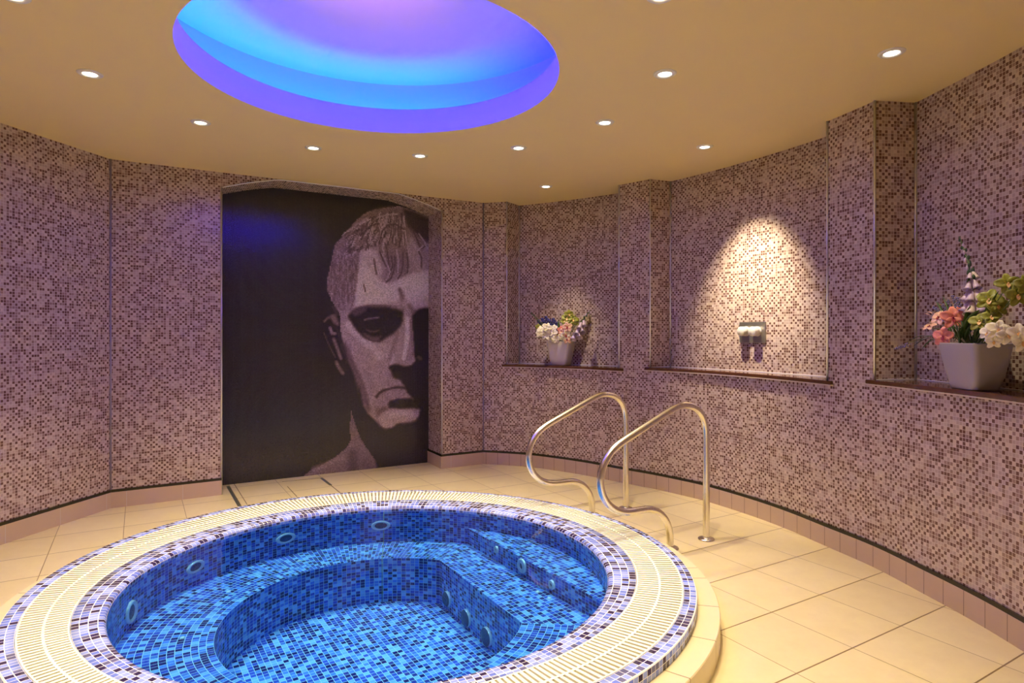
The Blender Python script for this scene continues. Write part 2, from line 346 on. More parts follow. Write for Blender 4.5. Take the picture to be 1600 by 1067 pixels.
('S',[(988,1666),(998,1633)],11.27,0.57,5.13),
('S',[(1037,1629),(1046,1593)],9.61,0.6,5.13),
('S',[(1070,1965),(1061,1933)],11.18,0.57,5.13),
('S',[(1015,1940),(1006,1909)],11.33,0.57,5.13),
('S',[(1036,1692),(1039,1618)],10.91,0.45,5.13),
('S',[(1027,1781),(1030,1723)],7.12,0.6,5.13),
('S',[(987,1776),(976,1737)],12.13,0.48,5.13),
('S',[(1138,1923),(1142,1871)],7.22,0.57,5.13),
('S',[(1120,1794),(1116,1751)],8.91,0.4,5.13),
('S',[(986,1627),(980,1583)],8.18,0.48,5.13),
('S',[(1090,1526),(1081,1467)],8.28,0.6,5.13),
('S',[(1034,1897),(1026,1827)],7.44,0.57,5.13),
('S',[(983,1957),(992,1918)],8.7,0.45,5.13),
('S',[(924,1572),(922,1543)],8.32,0.6,5.13),
('S',[(1078,1658),(1086,1628)],8.59,0.57,5.13),
('S',[(946,1662),(949,1614)],12.33,0.48,5.13),
('S',[(977,1808),(988,1779)],9.58,0.57,5.13),
('S',[(937,1763),(927,1683)],7.47,0.6,5.13),
('S',[(968,1521),(971,1465)],10.68,0.57,5.13),
('S',[(1033,1846),(1025,1816)],7.53,0.57,5.13),
('S',[(1008,1541),(1008,1483)],11.96,0.57,5.13),
('S',[(973,1915),(973,1873)],8.36,0.6,5.13),
('S',[(1119,1741),(1114,1675)],7.1,0.57,5.13),
('S',[(1130,1697),(1119,1645)],11.61,0.6,5.13),
('S',[(948,1850),(952,1781)],9.29,0.45,5.13),
('S',[(1016,1574),(1025,1520)],11.31,0.45,5.13),
('S',[(1016,1950),(1012,1915)],9.51,0.4,5.13),
('S',[(1140,1875),(1150,1802)],12.17,0.45,5.13),
('S',[(931,1886),(934,1810)],10.72,0.4,5.13),
('S',[(1085,1847),(1091,1774)],9.01,0.57,5.13),
('S',[(999,1896),(997,1818)],10.24,0.4,5.13),
('S',[(992,2009),(998,1934)],9.28,0.6,5.13),
('S',[(1055,1791),(1060,1740)],7.95,0.45,5.13),
('S',[(1004,1744),(1001,1699)],8.14,0.45,5.13),
('S',[(1008,1890),(1015,1836)],7.81,0.4,5.13),
('S',[(1088,1869),(1078,1814)],12.35,0.4,5.13),
('S',[(983,1721),(983,1667)],10.72,0.57,5.13),
('S',[(959,1829),(970,1787)],10.51,0.6,5.13),
('S',[(920,1620),(922,1586)],11.14,0.6,5.13),
('S',[(919,1677),(915,1635)],6.99,0.4,5.13),
('S',[(1113,1751),(1123,1686)],11.91,0.4,5.13),
('S',[(1075,1925),(1086,1887)],10.15,0.48,5.13),
('S',[(980,1576),(982,1511)],7.63,0.57,5.13),
('S',[(979,1715),(985,1670)],8.35,0.48,5.13),
('S',[(922,1882),(920,1822)],11.26,0.45,5.13),
('S',[(974,1992),(965,1933)],10.25,0.6,5.13),
('S',[(938,1845),(930,1771)],7.05,0.6,5.13),
('S',[(999,1643),(1001,1608)],12.29,0.6,5.13),
('S',[(1095,1714),(1088,1635)],10.89,0.57,5.13),
('S',[(944,1656),(940,1621)],11.49,0.45,5.13),
('S',[(1089,1839),(1081,1770)],8.07,0.57,5.13),
('S',[(1074,1897),(1062,1836)],11.34,0.6,5.13),
('S',[(1053,1693),(1054,1617)],9.71,0.57,5.13),
('S',[(983,1914),(984,1853)],12.02,0.6,5.13),
('S',[(1108,2031),(1100,1956)],10.43,0.45,5.13),
('S',[(1071,1838),(1060,1800)],8.89,0.57,5.13),
('S',[(1064,1784),(1072,1739)],8.84,0.57,5.13),
('S',[(941,1660),(951,1594)],10.78,0.4,5.13),
('S',[(958,1617),(959,1540)],8.71,0.57,5.13),
('S',[(1143,1867),(1140,1831)],10.74,0.4,5.13),
('S',[(1068,1772),(1058,1696)],12.09,0.57,5.13),
('S',[(1087,1860),(1081,1812)],12.44,0.45,5.13),
('S',[(933,1691),(944,1646)],7.04,0.57,5.13),
('S',[(1123,1734),(1116,1673)],12.29,0.6,5.13),
('S',[(1052,2030),(1051,1991)],11.64,0.48,5.13),
('S',[(1094,1783),(1094,1730)],7.28,0.48,5.13),
('S',[(954,1618),(943,1543)],7.2,0.4,5.13),
('S',[(1043,1612),(1034,1577)],11.77,0.4,5.13),
('S',[(1037,1914),(1036,1883)],8.19,0.48,5.13),
('S',[(940,1639),(945,1586)],8.38,0.48,5.13),
('S',[(1367,2011),(1391,1953),(1428,1877)],13.11,0.33,5.13),
('S',[(1416,2092),(1435,2021),(1447,1950),(1453,1878)],13.11,0.33,5.13),
('S',[(1428,1728),(1472,1765),(1497,1827),(1516,1906),(1509,1978)],13.11,0.33,5.13),
('S',[(1541,1768),(1572,1812),(1591,1892),(1591,2013)],13.11,0.33,5.13),
('S',[(1636,1827),(1643,1913),(1630,2016)],13.11,0.33,5.13),
('S',[(1779,1884),(1779,1982),(1753,2036)],13.11,0.33,5.13),
('S',[(1662,2280),(1720,2187),(1772,2068),(1831,2097)],13.11,0.33,5.13),
('S',[(1385,2197),(1441,2261),(1516,2280),(1591,2244)],13.11,0.33,5.13),
('S',[(1192,2111),(1222,2183),(1282,2247),(1355,2271)],13.11,0.33,5.13),
('S',[(1258,2033),(1240,2108),(1276,2176)],13.11,0.33,5.13),
('S',[(1478,1976),(1491,1886),(1459,1795)],13.11,0.33,5.13),
('S',[(1312,1936),(1324,1848),(1336,1801)],13.11,0.33,5.13),
('S',[(1228,1637),(1216,1695)],13.11,0.33,5.13),
('S',[(1391,1994),(1435,1901),(1466,1825),(1428,1752)],12.54,0.7,3.42),
('S',[(1528,2039),(1547,1950),(1541,1829)],12.54,0.7,3.42),
('S',[(1611,2227),(1630,2119),(1655,1987)],12.54,0.7,3.42),
('S',[(1416,2139),(1391,2060),(1410,1990)],12.54,0.7,3.42),
('S',[(1300,2231),(1270,2152),(1294,2071)],12.54,0.7,3.42),
('S',[(1598,2347),(1611,2264)],12.54,0.7,3.42),
('S',[(1694,2112),(1733,2041),(1798,2094)],12.54,0.7,3.42),
('S',[(1753,2208),(1812,2132),(1838,2072)],12.54,0.7,3.42),
('S',[(1139,2118),(1104,2040)],12.54,0.7,3.42),
('S',[(1342,2324),(1441,2363),(1541,2378)],12.54,0.7,3.42),
('S',[(1174,2250),(1282,2306)],12.54,0.7,3.42),
('P',[(1034,1451),(1092,1476),(1098,1511),(1046,1533)],0.6,17.1)]
import bpy, bmesh, math, random
import numpy as np
from mathutils import Vector, Matrix
PI = math.pi
SC = bpy.context.scene
COL = SC.collection
def V(*a): return Vector(a)
def lin(c):
    return tuple(((x/12.92) if x <= .04045 else ((x+.055)/1.055)**2.4) for x in c)
def hexc(s):
    return lin(tuple(int(s[i:i+2], 16)/255 for i in (0, 2, 4)))

# ------------------------------------------------------------------ helpers
def link(name, me, parent=None, mat=None):
    o = bpy.data.objects.new(name, me); COL.objects.link(o)
    if parent: o.parent = parent
    if mat and me:
        for m in (mat if isinstance(mat, (list, tuple)) else [mat]): me.materials.append(m)
    return o
def tag(o, label=None, cat=None, group=None, kind=None):
    if label: o['label'] = label
    if cat: o['category'] = cat
    if group: o['group'] = group
    if kind: o['kind'] = kind
    return o
def empty(name, loc=(0, 0, 0), rz=0, **k):
    o = bpy.data.objects.new(name, None); COL.objects.link(o); o.location = loc; o.rotation_euler = (0, 0, rz)
    o.empty_display_size = .05
    return tag(o, **k)
class MB:
    """collects faces with uv, builds one mesh"""
    def __init__(s): s.v = []; s.f = []; s.uv = []; s.m = []; s.smooth = []
    def face(s, pts, uvs=None, m=0, smooth=False):
        b = len(s.v); s.v += [tuple(p) for p in pts]; s.f.append(tuple(range(b, b+len(pts))))
        s.uv += list(uvs) if uvs else [(0, 0)]*len(pts); s.m.append(m); s.smooth.append(smooth)
    def grid(s, P, UV=None, closed=False, m=0, smooth=True, flip=False):
        """P[i][j] points"""
        b = len(s.v); n = len(P); k = len(P[0])
        for r in P: s.v += [tuple(p) for p in r]
        for i in range(n-1):
            for j in range(k-1 if not closed else k):
                j2 = (j+1) % k
                q = [(i, j), (i, j2), (i+1, j2), (i+1, j)]
                if flip: q = q[::-1]
                s.f.append(tuple(b+a*k+c for a, c in q))
                if UV: s.uv += [UV(a, (c if not (closed and c == 0 and j == k-1) else k)) for a, c in q]
                else: s.uv += [(0, 0)]*4
                s.m.append(m); s.smooth.append(smooth)
    def box(s, c, h, R=None, m=0):
        c = Vector(c)
        pts = []
        for dx, dy, dz in ((-1,-1,-1),(1,-1,-1),(1,1,-1),(-1,1,-1),(-1,-1,1),(1,-1,1),(1,1,1),(-1,1,1)):
            p = Vector((dx*h[0], dy*h[1], dz*h[2]))
            if R: p = R @ p
            pts.append(c+p)
        for q in ((3,2,1,0),(4,5,6,7),(0,1,5,4),(1,2,6,5),(2,3,7,6),(3,0,4,7)): s.face([pts[i] for i in q], m=m)
    def lathe(s, prof, c=(0, 0, 0), seg=32, M=None, m=0, smooth=True, cap=False):
        P = []
        for r, z in prof:
            row = []
            for j in range(seg):
                a = 2*PI*j/seg; p = Vector((r*math.cos(a), r*math.sin(a), z))
                if M: p = M @ p
                row.append(p+Vector(c))
            P.append(row)
        s.grid(P, closed=True, m=m, smooth=smooth)
        if cap:
            s.face(P[-1], m=m); s.face(P[0][::-1], m=m)
    def tube(s, pts, r, seg=12, m=0, cap=True):
        pts = [Vector(p) for p in pts]; P = []; up = None
        for i, p in enumerate(pts):
            d = (pts[min(i+1, len(pts)-1)]-pts[max(i-1, 0)]).normalized()
            if up is None:
                up = Vector((0, 0, 1)) if abs(d.z) < .9 else Vector((1, 0, 0))
            a = d.cross(up).normalized(); b = a.cross(d).normalized(); up = b
            rr = r[i] if isinstance(r, (list, tuple)) else r
            P.append([p+a*rr*math.cos(2*PI*j/seg)+b*rr*math.sin(2*PI*j/seg) for j in range(seg)])
        s.grid(P, closed=True, m=m)
        if cap: s.face(P[0][::-1], m=m); s.face(P[-1], m=m)
    def build(s, name, mat, parent=None, merge=True, bevel=0):
        me = bpy.data.meshes.new(name); me.from_pydata(s.v, [], s.f)
        ul = me.uv_layers.new(name='UVMap')
        ul.data.foreach_set('uv', np.array(s.uv, 'f').ravel())
        me.polygons.foreach_set('material_index', s.m); me.polygons.foreach_set('use_smooth', s.smooth)
        if merge:
            bm = bmesh.new(); bm.from_mesh(me); bmesh.ops.remove_doubles(bm, verts=bm.verts, dist=1e-5)
            bmesh.ops.recalc_face_normals(bm, faces=bm.faces) if merge == 'fix' else None
            bm.to_mesh(me); bm.free()
        me.update()
        o = link(name, me, parent, mat)
        if bevel:
            b = o.modifiers.new('bevel', 'BEVEL'); b.width = bevel; b.segments = 3; b.limit_method = 'ANGLE'
        return o
def copy_tree(o, parent=None):
    c = o.copy(); COL.objects.link(c); c.parent = parent
    for ch in list(o.children): copy_tree(ch, c)
    return c
def prism(mb, poly, z0, z1, m=0, uvf=None):
    """solid from a 2d polygon (counter-clockwise)"""
    n = len(poly); uvf = uvf or (lambda x, y: (x, y))
    mb.face([(x, y, z1) for x, y in poly], [uvf(x, y) for x, y in poly], m)
    mb.face([(x, y, z0) for x, y in poly[::-1]], [uvf(x, y) for x, y in poly[::-1]], m)
    for i in range(n):
        a, b = poly[i], poly[(i+1) % n]
        mb.face([(a[0], a[1], z0), (b[0], b[1], z0), (b[0], b[1], z1), (a[0], a[1], z1)], m=m)
def catmull(P, n=8):
    out = []
    P = [Vector(p) for p in P]
    for i in range(len(P)-1):
        p0 = P[i-1] if i else P[0]*2-P[1]; p1 = P[i]; p2 = P[i+1]; p3 = P[i+2] if i+2 < len(P) else P[-1]*2-P[-2]
        for k in range(n):
            t = k/n
            out.append(.5*((2*p1)+(p2-p0)*t+(2*p0-5*p1+4*p2-p3)*t*t+(3*p1-p0-3*p2+p3)*t**3))
    out.append(P[-1].copy()); return out

# ------------------------------------------------------------------ materials
def newmat(name):
    m = bpy.data.materials.new(name); m.use_nodes = True
    nt = m.node_tree; b = nt.nodes['Principled BSDF']
    return m, nt, b
def N(nt, typ, **k):
    n = nt.nodes.new(typ)
    for a, b in k.items(): setattr(n, a, b)
    return n
def plain(name, col, rough=.5, metal=0, spec=.5, noise=0, nscale=30, bump=0, **kw):
    m, nt, b = newmat(name)
    b.inputs['Roughness'].default_value = rough; b.inputs['Metallic'].default_value = metal
    b.inputs['Specular IOR Level'].default_value = spec
    tc = N(nt, 'ShaderNodeTexCoord'); nz = N(nt, 'ShaderNodeTexNoise'); nz.inputs['Scale'].default_value = nscale
    nz.inputs['Detail'].default_value = 4
    nt.links.new(tc.outputs['Object'], nz.inputs['Vector'])
    mx = N(nt, 'ShaderNodeMix', data_type='RGBA')
    mx.inputs['A'].default_value = (*[c*(1-noise) for c in col], 1); mx.inputs['B'].default_value = (*[min(1, c*(1+noise)) for c in col], 1)
    nt.links.new(nz.outputs['Fac'], mx.inputs['Factor']); nt.links.new(mx.outputs['Result'], b.inputs['Base Color'])
    if bump:
        bp = N(nt, 'ShaderNodeBump'); bp.inputs['Strength'].default_value = bump; bp.inputs['Distance'].default_value = .002
        nt.links.new(nz.outputs['Fac'], bp.inputs['Height']); nt.links.new(bp.outputs['Normal'], b.inputs['Normal'])
    for k, v in kw.items(): b.inputs[k.replace('_', ' ')].default_value = v
    return m
def math_n(nt, op, a, b=None, c=None):
    n = N(nt, 'ShaderNodeMath', operation=op)
    for i, x in enumerate((a, b, c)):
        if x is None: continue
        if isinstance(x, (int, float)): n.inputs[i].default_value = x
        else: nt.links.new(x, n.inputs[i])
    return n.outputs[0]
def mosaic(name, pal, grout, gw=.06, rough=.25, parity=0, spec=.5, bump=.4, streak=0, vcol=None, groutrough=.7, vary=.12, coat=0):
    """square tile mosaic on UVs measured in tiles; pal = [(upper limit, colour)...]"""
    m, nt, b = newmat(name)
    uv = N(nt, 'ShaderNodeUVMap'); sep = N(nt, 'ShaderNodeSeparateXYZ'); nt.links.new(uv.outputs[0], sep.inputs[0])
    x, y = sep.outputs[0], sep.outputs[1]
    ix, iy = math_n(nt, 'FLOOR', x), math_n(nt, 'FLOOR', y)
    fx, fy = math_n(nt, 'FRACT', x), math_n(nt, 'FRACT', y)
    ex = math_n(nt, 'ABSOLUTE', math_n(nt, 'SUBTRACT', fx, .5)); ey = math_n(nt, 'ABSOLUTE', math_n(nt, 'SUBTRACT', fy, .5))
    e = math_n(nt, 'MAXIMUM', ex, ey)
    mask = math_n(nt, 'GREATER_THAN', e, .5-gw)
    cmb = N(nt, 'ShaderNodeCombineXYZ'); nt.links.new(ix, cmb.inputs[0]); nt.links.new(iy, cmb.inputs[1])
    wn = N(nt, 'ShaderNodeTexWhiteNoise', noise_dimensions='3D'); nt.links.new(cmb.outputs[0], wn.inputs['Vector'])
    val = wn.outputs['Value']
    if parity:
        p = math_n(nt, 'MODULO', math_n(nt, 'ADD', ix, iy), 2.0)
        p = math_n(nt, 'ABSOLUTE', p)
        val = math_n(nt, 'ADD', val, math_n(nt, 'MULTIPLY', math_n(nt, 'SUBTRACT', p, .5), parity))
    if vcol:
        at = N(nt, 'ShaderNodeAttribute', attribute_name=vcol); colr = at.outputs['Color']
    else:
        r = N(nt, 'ShaderNodeValToRGB'); r.color_ramp.interpolation = 'CONSTANT'
        el = r.color_ramp.elements
        while len(el) > 1: el.remove(el[-1])
        pos = 0
        for i, (lim, c) in enumerate(pal):
            if i == 0: el[0].position = 0; el[0].color = (*c, 1)
            else:
                q = el.new(pos); q.color = (*c, 1)
            pos = lim
        nt.links.new(val, r.inputs[0]); colr = r.outputs[0]
    hsv = N(nt, 'ShaderNodeHueSaturation'); nt.links.new(colr, hsv.inputs['Color'])
    s2 = N(nt, 'ShaderNodeSeparateXYZ'); nt.links.new(wn.outputs['Color'], s2.inputs[0])
    nt.links.new(math_n(nt, 'ADD', math_n(nt, 'MULTIPLY', s2.outputs[1], vary*2), 1-vary), hsv.inputs['Value'])
    mx = N(nt, 'ShaderNodeMix', data_type='RGBA'); nt.links.new(mask, mx.inputs['Factor'])
    nt.links.new(hsv.outputs[0], mx.inputs['A']); mx.inputs['B'].default_value = (*grout, 1)
    nt.links.new(mx.outputs['Result'], b.inputs['Base Color'])
    nt.links.new(math_n(nt, 'ADD', math_n(nt, 'MULTIPLY', mask, groutrough-rough), rough), b.inputs['Roughness'])
    b.inputs['Specular IOR Level'].default_value = spec
    if coat: b.inputs['Coat Weight'].default_value = coat; b.inputs['Coat Roughness'].default_value = .12
    if bump:
        # each tile sits a hair out of plane, so neighbours catch the light differently
        tl = math_n(nt, 'ADD', math_n(nt, 'MULTIPLY', fx, math_n(nt, 'SUBTRACT', s2.outputs[0], .5)), math_n(nt, 'MULTIPLY', fy, math_n(nt, 'SUBTRACT', s2.outputs[2], .5)))
        hh = math_n(nt, 'SUBTRACT', math_n(nt, 'MULTIPLY', tl, .35), math_n(nt, 'MULTIPLY', mask, .5))
        bp = N(nt, 'ShaderNodeBump'); bp.inputs['Strength'].default_value = bump; bp.inputs['Distance'].default_value = .002
        nt.links.new(hh, bp.inputs['Height']); nt.links.new(bp.outputs['Normal'], b.inputs['Normal'])
    return m
def joints(name, col, col2, joint, ang, px, py, ox, oy, wx=.006, wy=.006, rough=.35, useuv=False, bump=.3, spec=.5):
    """large stone tiles with grout joints, from object coordinates (or UVs in metres)"""
    m, nt, b = newmat(name)
    tc = N(nt, 'ShaderNodeTexCoord'); mp = N(nt, 'ShaderNodeMapping', vector_type='POINT')
    nt.links.new(tc.outputs['UV' if useuv else 'Object'], mp.inputs['Vector'])
    mp.inputs['Rotation'].default_value = (0, 0, -ang)
    sep = N(nt, 'ShaderNodeSeparateXYZ'); nt.links.new(mp.outputs[0], sep.inputs[0])
    ax = math_n(nt, 'DIVIDE', math_n(nt, 'SUBTRACT', sep.outputs[0], ox), px); ay = math_n(nt, 'DIVIDE', math_n(nt, 'SUBTRACT', sep.outputs[1], oy), py)
    def near(a, w, p):
        f = math_n(nt, 'FRACT', a); d = math_n(nt, 'MINIMUM', f, math_n(nt, 'SUBTRACT', 1.0, f))
        return math_n(nt, 'LESS_THAN', d, w/p/2)
    mk = math_n(nt, 'MAXIMUM', near(ax, wx, px), near(ay, wy, py))
    cmb = N(nt, 'ShaderNodeCombineXYZ'); nt.links.new(math_n(nt, 'FLOOR', ax), cmb.inputs[0]); nt.links.new(math_n(nt, 'FLOOR', ay), cmb.inputs[1])
    wn = N(nt, 'ShaderNodeTexWhiteNoise'); nt.links.new(cmb.outputs[0], wn.inputs['Vector'])
    nz = N(nt, 'ShaderNodeTexNoise'); nz.inputs['Scale'].default_value = 9; nz.inputs['Detail'].default_value = 8; nz.inputs['Roughness'].default_value = .65
    nt.links.new(tc.outputs['Object'], nz.inputs['Vector'])
    fac = math_n(nt, 'ADD', math_n(nt, 'MULTIPLY', nz.outputs['Fac'], .75), math_n(nt, 'MULTIPLY', wn.outputs['Value'], .25))
    mx = N(nt, 'ShaderNodeMix', data_type='RGBA'); nt.links.new(fac, mx.inputs['Factor'])
    mx.inputs['A'].default_value = (*col, 1); mx.inputs['B'].default_value = (*col2, 1)
    m2 = N(nt, 'ShaderNodeMix', data_type='RGBA'); nt.links.new(mk, m2.inputs['Factor']); nt.links.new(mx.outputs['Result'], m2.inputs['A'])
    m2.inputs['B'].default_value = (*joint, 1); nt.links.new(m2.outputs['Result'], b.inputs['Base Color'])
    b.inputs['Roughness'].default_value = rough; b.inputs['Specular IOR Level'].default_value = spec
    bp = N(nt, 'ShaderNodeBump'); bp.inputs['Strength'].default_value = bump; bp.inputs['Distance'].default_value = .003
    nt.links.new(math_n(nt, 'SUBTRACT', math_n(nt, 'MULTIPLY', nz.outputs['Fac'], .25), mk), bp.inputs['Height']); nt.links.new(bp.outputs['Normal'], b.inputs['Normal'])
    return m
def emit(name, col, s):
    m, nt, b = newmat(name); b.inputs['Base Color'].default_value = (0, 0, 0, 1)
    b.inputs['Emission Color'].default_value = (*col, 1); b.inputs['Emission Strength'].default_value = s
    return m

T = .0175          # pitch of the small wall mosaic
M_WALL = mosaic('wall_mosaic', [(.32, (.150, .072, .058)), (.52, (.31, .205, .175)), (.76, (.48, .37, .325)), (1, (.59, .475, .41))], (.61, .51, .44), gw=.065, rough=.22, parity=.46, bump=.5, spec=.5)
M_MURAL = mosaic('mural_mosaic', None, (.085, .075, .072), gw=.07, rough=.2, vcol='tile', bump=.25, spec=.6, vary=.22)
POOLPAL = [(.20, (.022, .014, .15)), (.32, (.045, .045, .32)), (.57, (.055, .09, .58)), (.80, (.11, .24, .82)), (1, (.28, .50, .92))]
M_POOL = mosaic('pool_mosaic', POOLPAL, (.52, .68, .80), gw=.05, rough=.2, bump=.3, vary=.15)
M_COPE = mosaic('coping_mosaic', [(.24, (.045, .030, .10)), (.40, (.15, .15, .30)), (.62, (.18, .25, .78)), (1, (.34, .42, .92))], (.86, .86, .90), gw=.05, rough=.18, bump=.3, vary=.12)
A31 = math.radians(31)
M_FLOOR = joints('floor_tile', (.60, .48, .25), (.76, .65, .39), (.22, .14, .06), A31, .36, .369, 2.437, 1.79, wx=.0035, wy=.006, rough=.32)
M_STEP = joints('step_tile', (.70, .58, .34), (.76, .66, .41), (.30, .20, .10), 0, .30, 10, .1, 5, wx=.005, rough=.32, useuv=True)
M_SKIRT_L = joints('skirting_tile', (.54, .40, .27), (.60, .46, .32), (.60, .54, .46), 0, .36, 5, .1, 2.5, wx=.004, rough=.4, useuv=True)
M_SKIRT_R = joints('skirting_tile_narrow', (.48, .35, .24), (.56, .42, .30), (.22, .15, .11), 0, .1155, 5, .03, 2.5, wx=.004, rough=.4, useuv=True)
M_BLACK = plain('black_border_tile', (.012, .009, .008), .18, noise=.2)
M_CEIL = plain('ceiling_paint', (.84, .68, .33), .65, spec=.3, noise=.02, nscale=3)
M_WHITE = plain('dome_paint', (.62, .62, .64), .7, spec=.2, noise=.01)
M_ALU = plain('aluminium_trim', (.72, .72, .78), .32, metal=.9, noise=.05)
M_STEEL = plain('brushed_steel', (.84, .80, .72), .24, metal=1, noise=.08, nscale=60)
M_CHROME = plain('jet_chrome', (.80, .84, .90), .2, metal=.15, noise=.08)
M_GRATE = plain('grating_plastic', (.94, .91, .76), .38, noise=.04)
M_CHANNEL = plain('channel_floor', (.30, .24, .12), .5, noise=.1)
M_SILL = plain('brown_marble', (.095, .036, .020), .12, noise=.5, nscale=14, spec=.6)
M_EDGE = plain('sill_edging', (.60, .48, .40), .4, noise=.05)
M_CAPC = plain('jet_cover', (.06, .10, .20), .25, metal=.1, noise=.3, nscale=80)
M_RIM = plain('white_enamel_rim', (.80, .78, .74), .3, noise=.02)
M_LENS = emit('downlight_lens', (1, .90, .72), 16)

# ------------------------------------------------------------------ plan
H = 2.5
WA0, WA1 = Vector((-2.88, 4.45)), Vector((-.275, 5.955))
D = (WA1-WA0).normalized(); NR = Vector((D.y, -D.x))          # along the mural wall, into the room
ML, MR = Vector((-2.255, 4.82)), Vector((-.65, 5.745)); MW = (MR-ML).length; MD = .32
LEFT = [(-3.0, .4), (-3.25, 1.6), (-3.19, 2.9), (-3.035, 3.68), (-2.88, 4.45)]
RC = catmull([(-.275, 5.955), (-.049, 5.895), (.18, 5.81), (.4, 5.67), (.66, 5.47), (.903, 5.23), (1.121, 5.03), (1.3, 4.83), (1.464, 4.62), (1.65, 4.27), (1.77, 3.97), (1.858, 3.655), (1.947, 3.33), (1.99, 3.0), (2.02, 2.7), (2.025, 2.4), (2.01, 1.9), (1.95, 1.3), (1.8, .6), (1.5, -.2), (1.1, -.9)], 6)
def at_idx(k): return k*6
NICHES = [  # start and end index in RC, back corners, bulge, shelf top height
    (at_idx(1), at_idx(5), (.072, 6.081), (1.0, 5.50), .03, .957),
    (at_idx(6), at_idx(11), (1.306, 5.106), (2.055, 3.79), .055, .975),
    (at_idx(12), at_idx(17), (2.185, 3.359), (2.16, 1.32), .05, 1.002)]
def back_arc(a, b, bulge, n=14):
    a, b = Vector(a), Vector(b); d = b-a; nrm = Vector((-d.y, d.x)).normalized()
    if nrm.dot(a-Vector((-.64, 2.95))) < 0: nrm = -nrm
    return [a+d*(i/n)+nrm*bulge*4*(i/n)*(1-i/n) for i in range(n+1)]
def ribbon(mb, pts, z0, z1, u0=0, scale=T, m=0, metres=False):
    """upright strip seen from the right-hand side of its direction"""
    u = u0
    for a, b in zip(pts, pts[1:]):
        a, b = Vector(a), Vector(b); l = (b-a).length; s = 1 if metres else scale
        mb.face([(a.x, a.y, z0), (b.x, b.y, z0), (b.x, b.y, z1), (a.x, a.y, z1)], [(u/s, z0/s), ((u+l)/s, z0/s), ((u+l)/s, z1/s), (u/s, z1/s)], m)
        u += l
    return u
def band(pts, off, z0, z1, name, mat, **k):
    """a solid strip of thickness off standing in front of a wall line"""
    pts = [Vector(p) for p in pts]; q = []
    for i, p in enumerate(pts):
        d = (pts[min(i+1, len(pts)-1)]-pts[max(i-1, 0)]).normalized()
        q.append(p+Vector((d.y, -d.x))*off)
    mb = MB(); ribbon(mb, q, z0, z1, metres=True)
    for (a, b), (c, d) in zip(zip(pts, pts[1:]), zip(q, q[1:])):
        mb.face([(c.x, c.y, z1), (d.x, d.y, z1), (b.x, b.y, z1), (a.x, a.y, z1)], [(.2, 1)]*4)
        mb.face([(a.x, a.y, z0), (b.x, b.y, z0), (d.x, d.y, z0), (c.x, c.y, z0)], [(.2, 1)]*4)
    for p, r in ((pts[0], q[0]), (pts[-1], q[-1])):
        mb.face([(p.x, p.y, z0), (r.x, r.y, z0), (r.x, r.y, z1), (p.x, p.y, z1)], [(.2, 1)]*4)
    ribbon(mb, pts[::-1], z0, z1, metres=True)
    o = mb.build(name, mat); o['kind'] = 'structure'; return o
def struct(o): o['kind'] = 'structure'; return o

# left wall
mb = MB(); ribbon(mb, LEFT, 0, H); struct(mb.build('wall_left', M_WALL))
# mural wall with the arched recess
mb = MB()
U0 = (ML-WA0).length
ribbon(mb, [WA0, ML], 0, H); ribbon(mb, [MR, WA1], 0, H, U0+MW)
def arch(u):
    t = 2*u/MW-1
    return min(2.383+.158*(1-t*t), 2.496)
K = 44
for i in range(K):
    u, w = MW*i/K, MW*(i+1)/K; a, b = ML+D*u, ML+D*w
    za, zb = arch(u), arch(w)
    mb.face([(a.x, a.y, za), (b.x, b.y, zb), (b.x, b.y, H), (a.x, a.y, H)], [((U0+u)/T, za/T), ((U0+w)/T, zb/T), ((U0+w)/T, H/T), ((U0+u)/T, H/T)])
    a2, b2 = a-NR*MD, b-NR*MD
    mb.face([(a2.x, a2.y, za), (b2.x, b2.y, zb), (b.x, b.y, zb), (a.x, a.y, za)], [(u/T, 0), (w/T, 0), (w/T, MD/T), (u/T, MD/T)])
ribbon(mb, [ML, ML-NR*MD], 0, arch(0), .3); ribbon(mb, [MR-NR*MD, MR], 0, arch(MW), .5)
struct(mb.build('wall_back', M_WALL))
# right wall: curved below, niches above the shelves
mb = MB()
arc = [0]
for a, b in zip(RC, RC[1:]): arc.append(arc[-1]+(b-a).length)
SILLB = [n[5]-.028 for n in NICHES]
cuts = [(n[0], n[1]) for n in NICHES]
last = 0
for (i0, i1, b0, b1, bul, zs) in NICHES:
    ribbon(mb, RC[last:i0+1], 0, H, arc[last])
    ribbon(mb, RC[i0:i1+1], 0, zs-.005, arc[i0])
    last = i1
    ba = back_arc(b0, b1, bul)
    u = ribbon(mb, [RC[i0], ba[0]], zs-.03, H, .1); u = ribbon(mb, ba, zs-.03, H, u); ribbon(mb, [ba[-1], RC[i1]], zs-.03, H, u)
ribbon(mb, RC[last:], 0, H, arc[last])
struct(mb.build('wall_right', M_WALL))
mb = MB(); ribbon(mb, [RC[-1], Vector((-1.2, -1.3)), Vector(LEFT[0])], 0, H); struct(mb.build('wall_front', M_WALL))

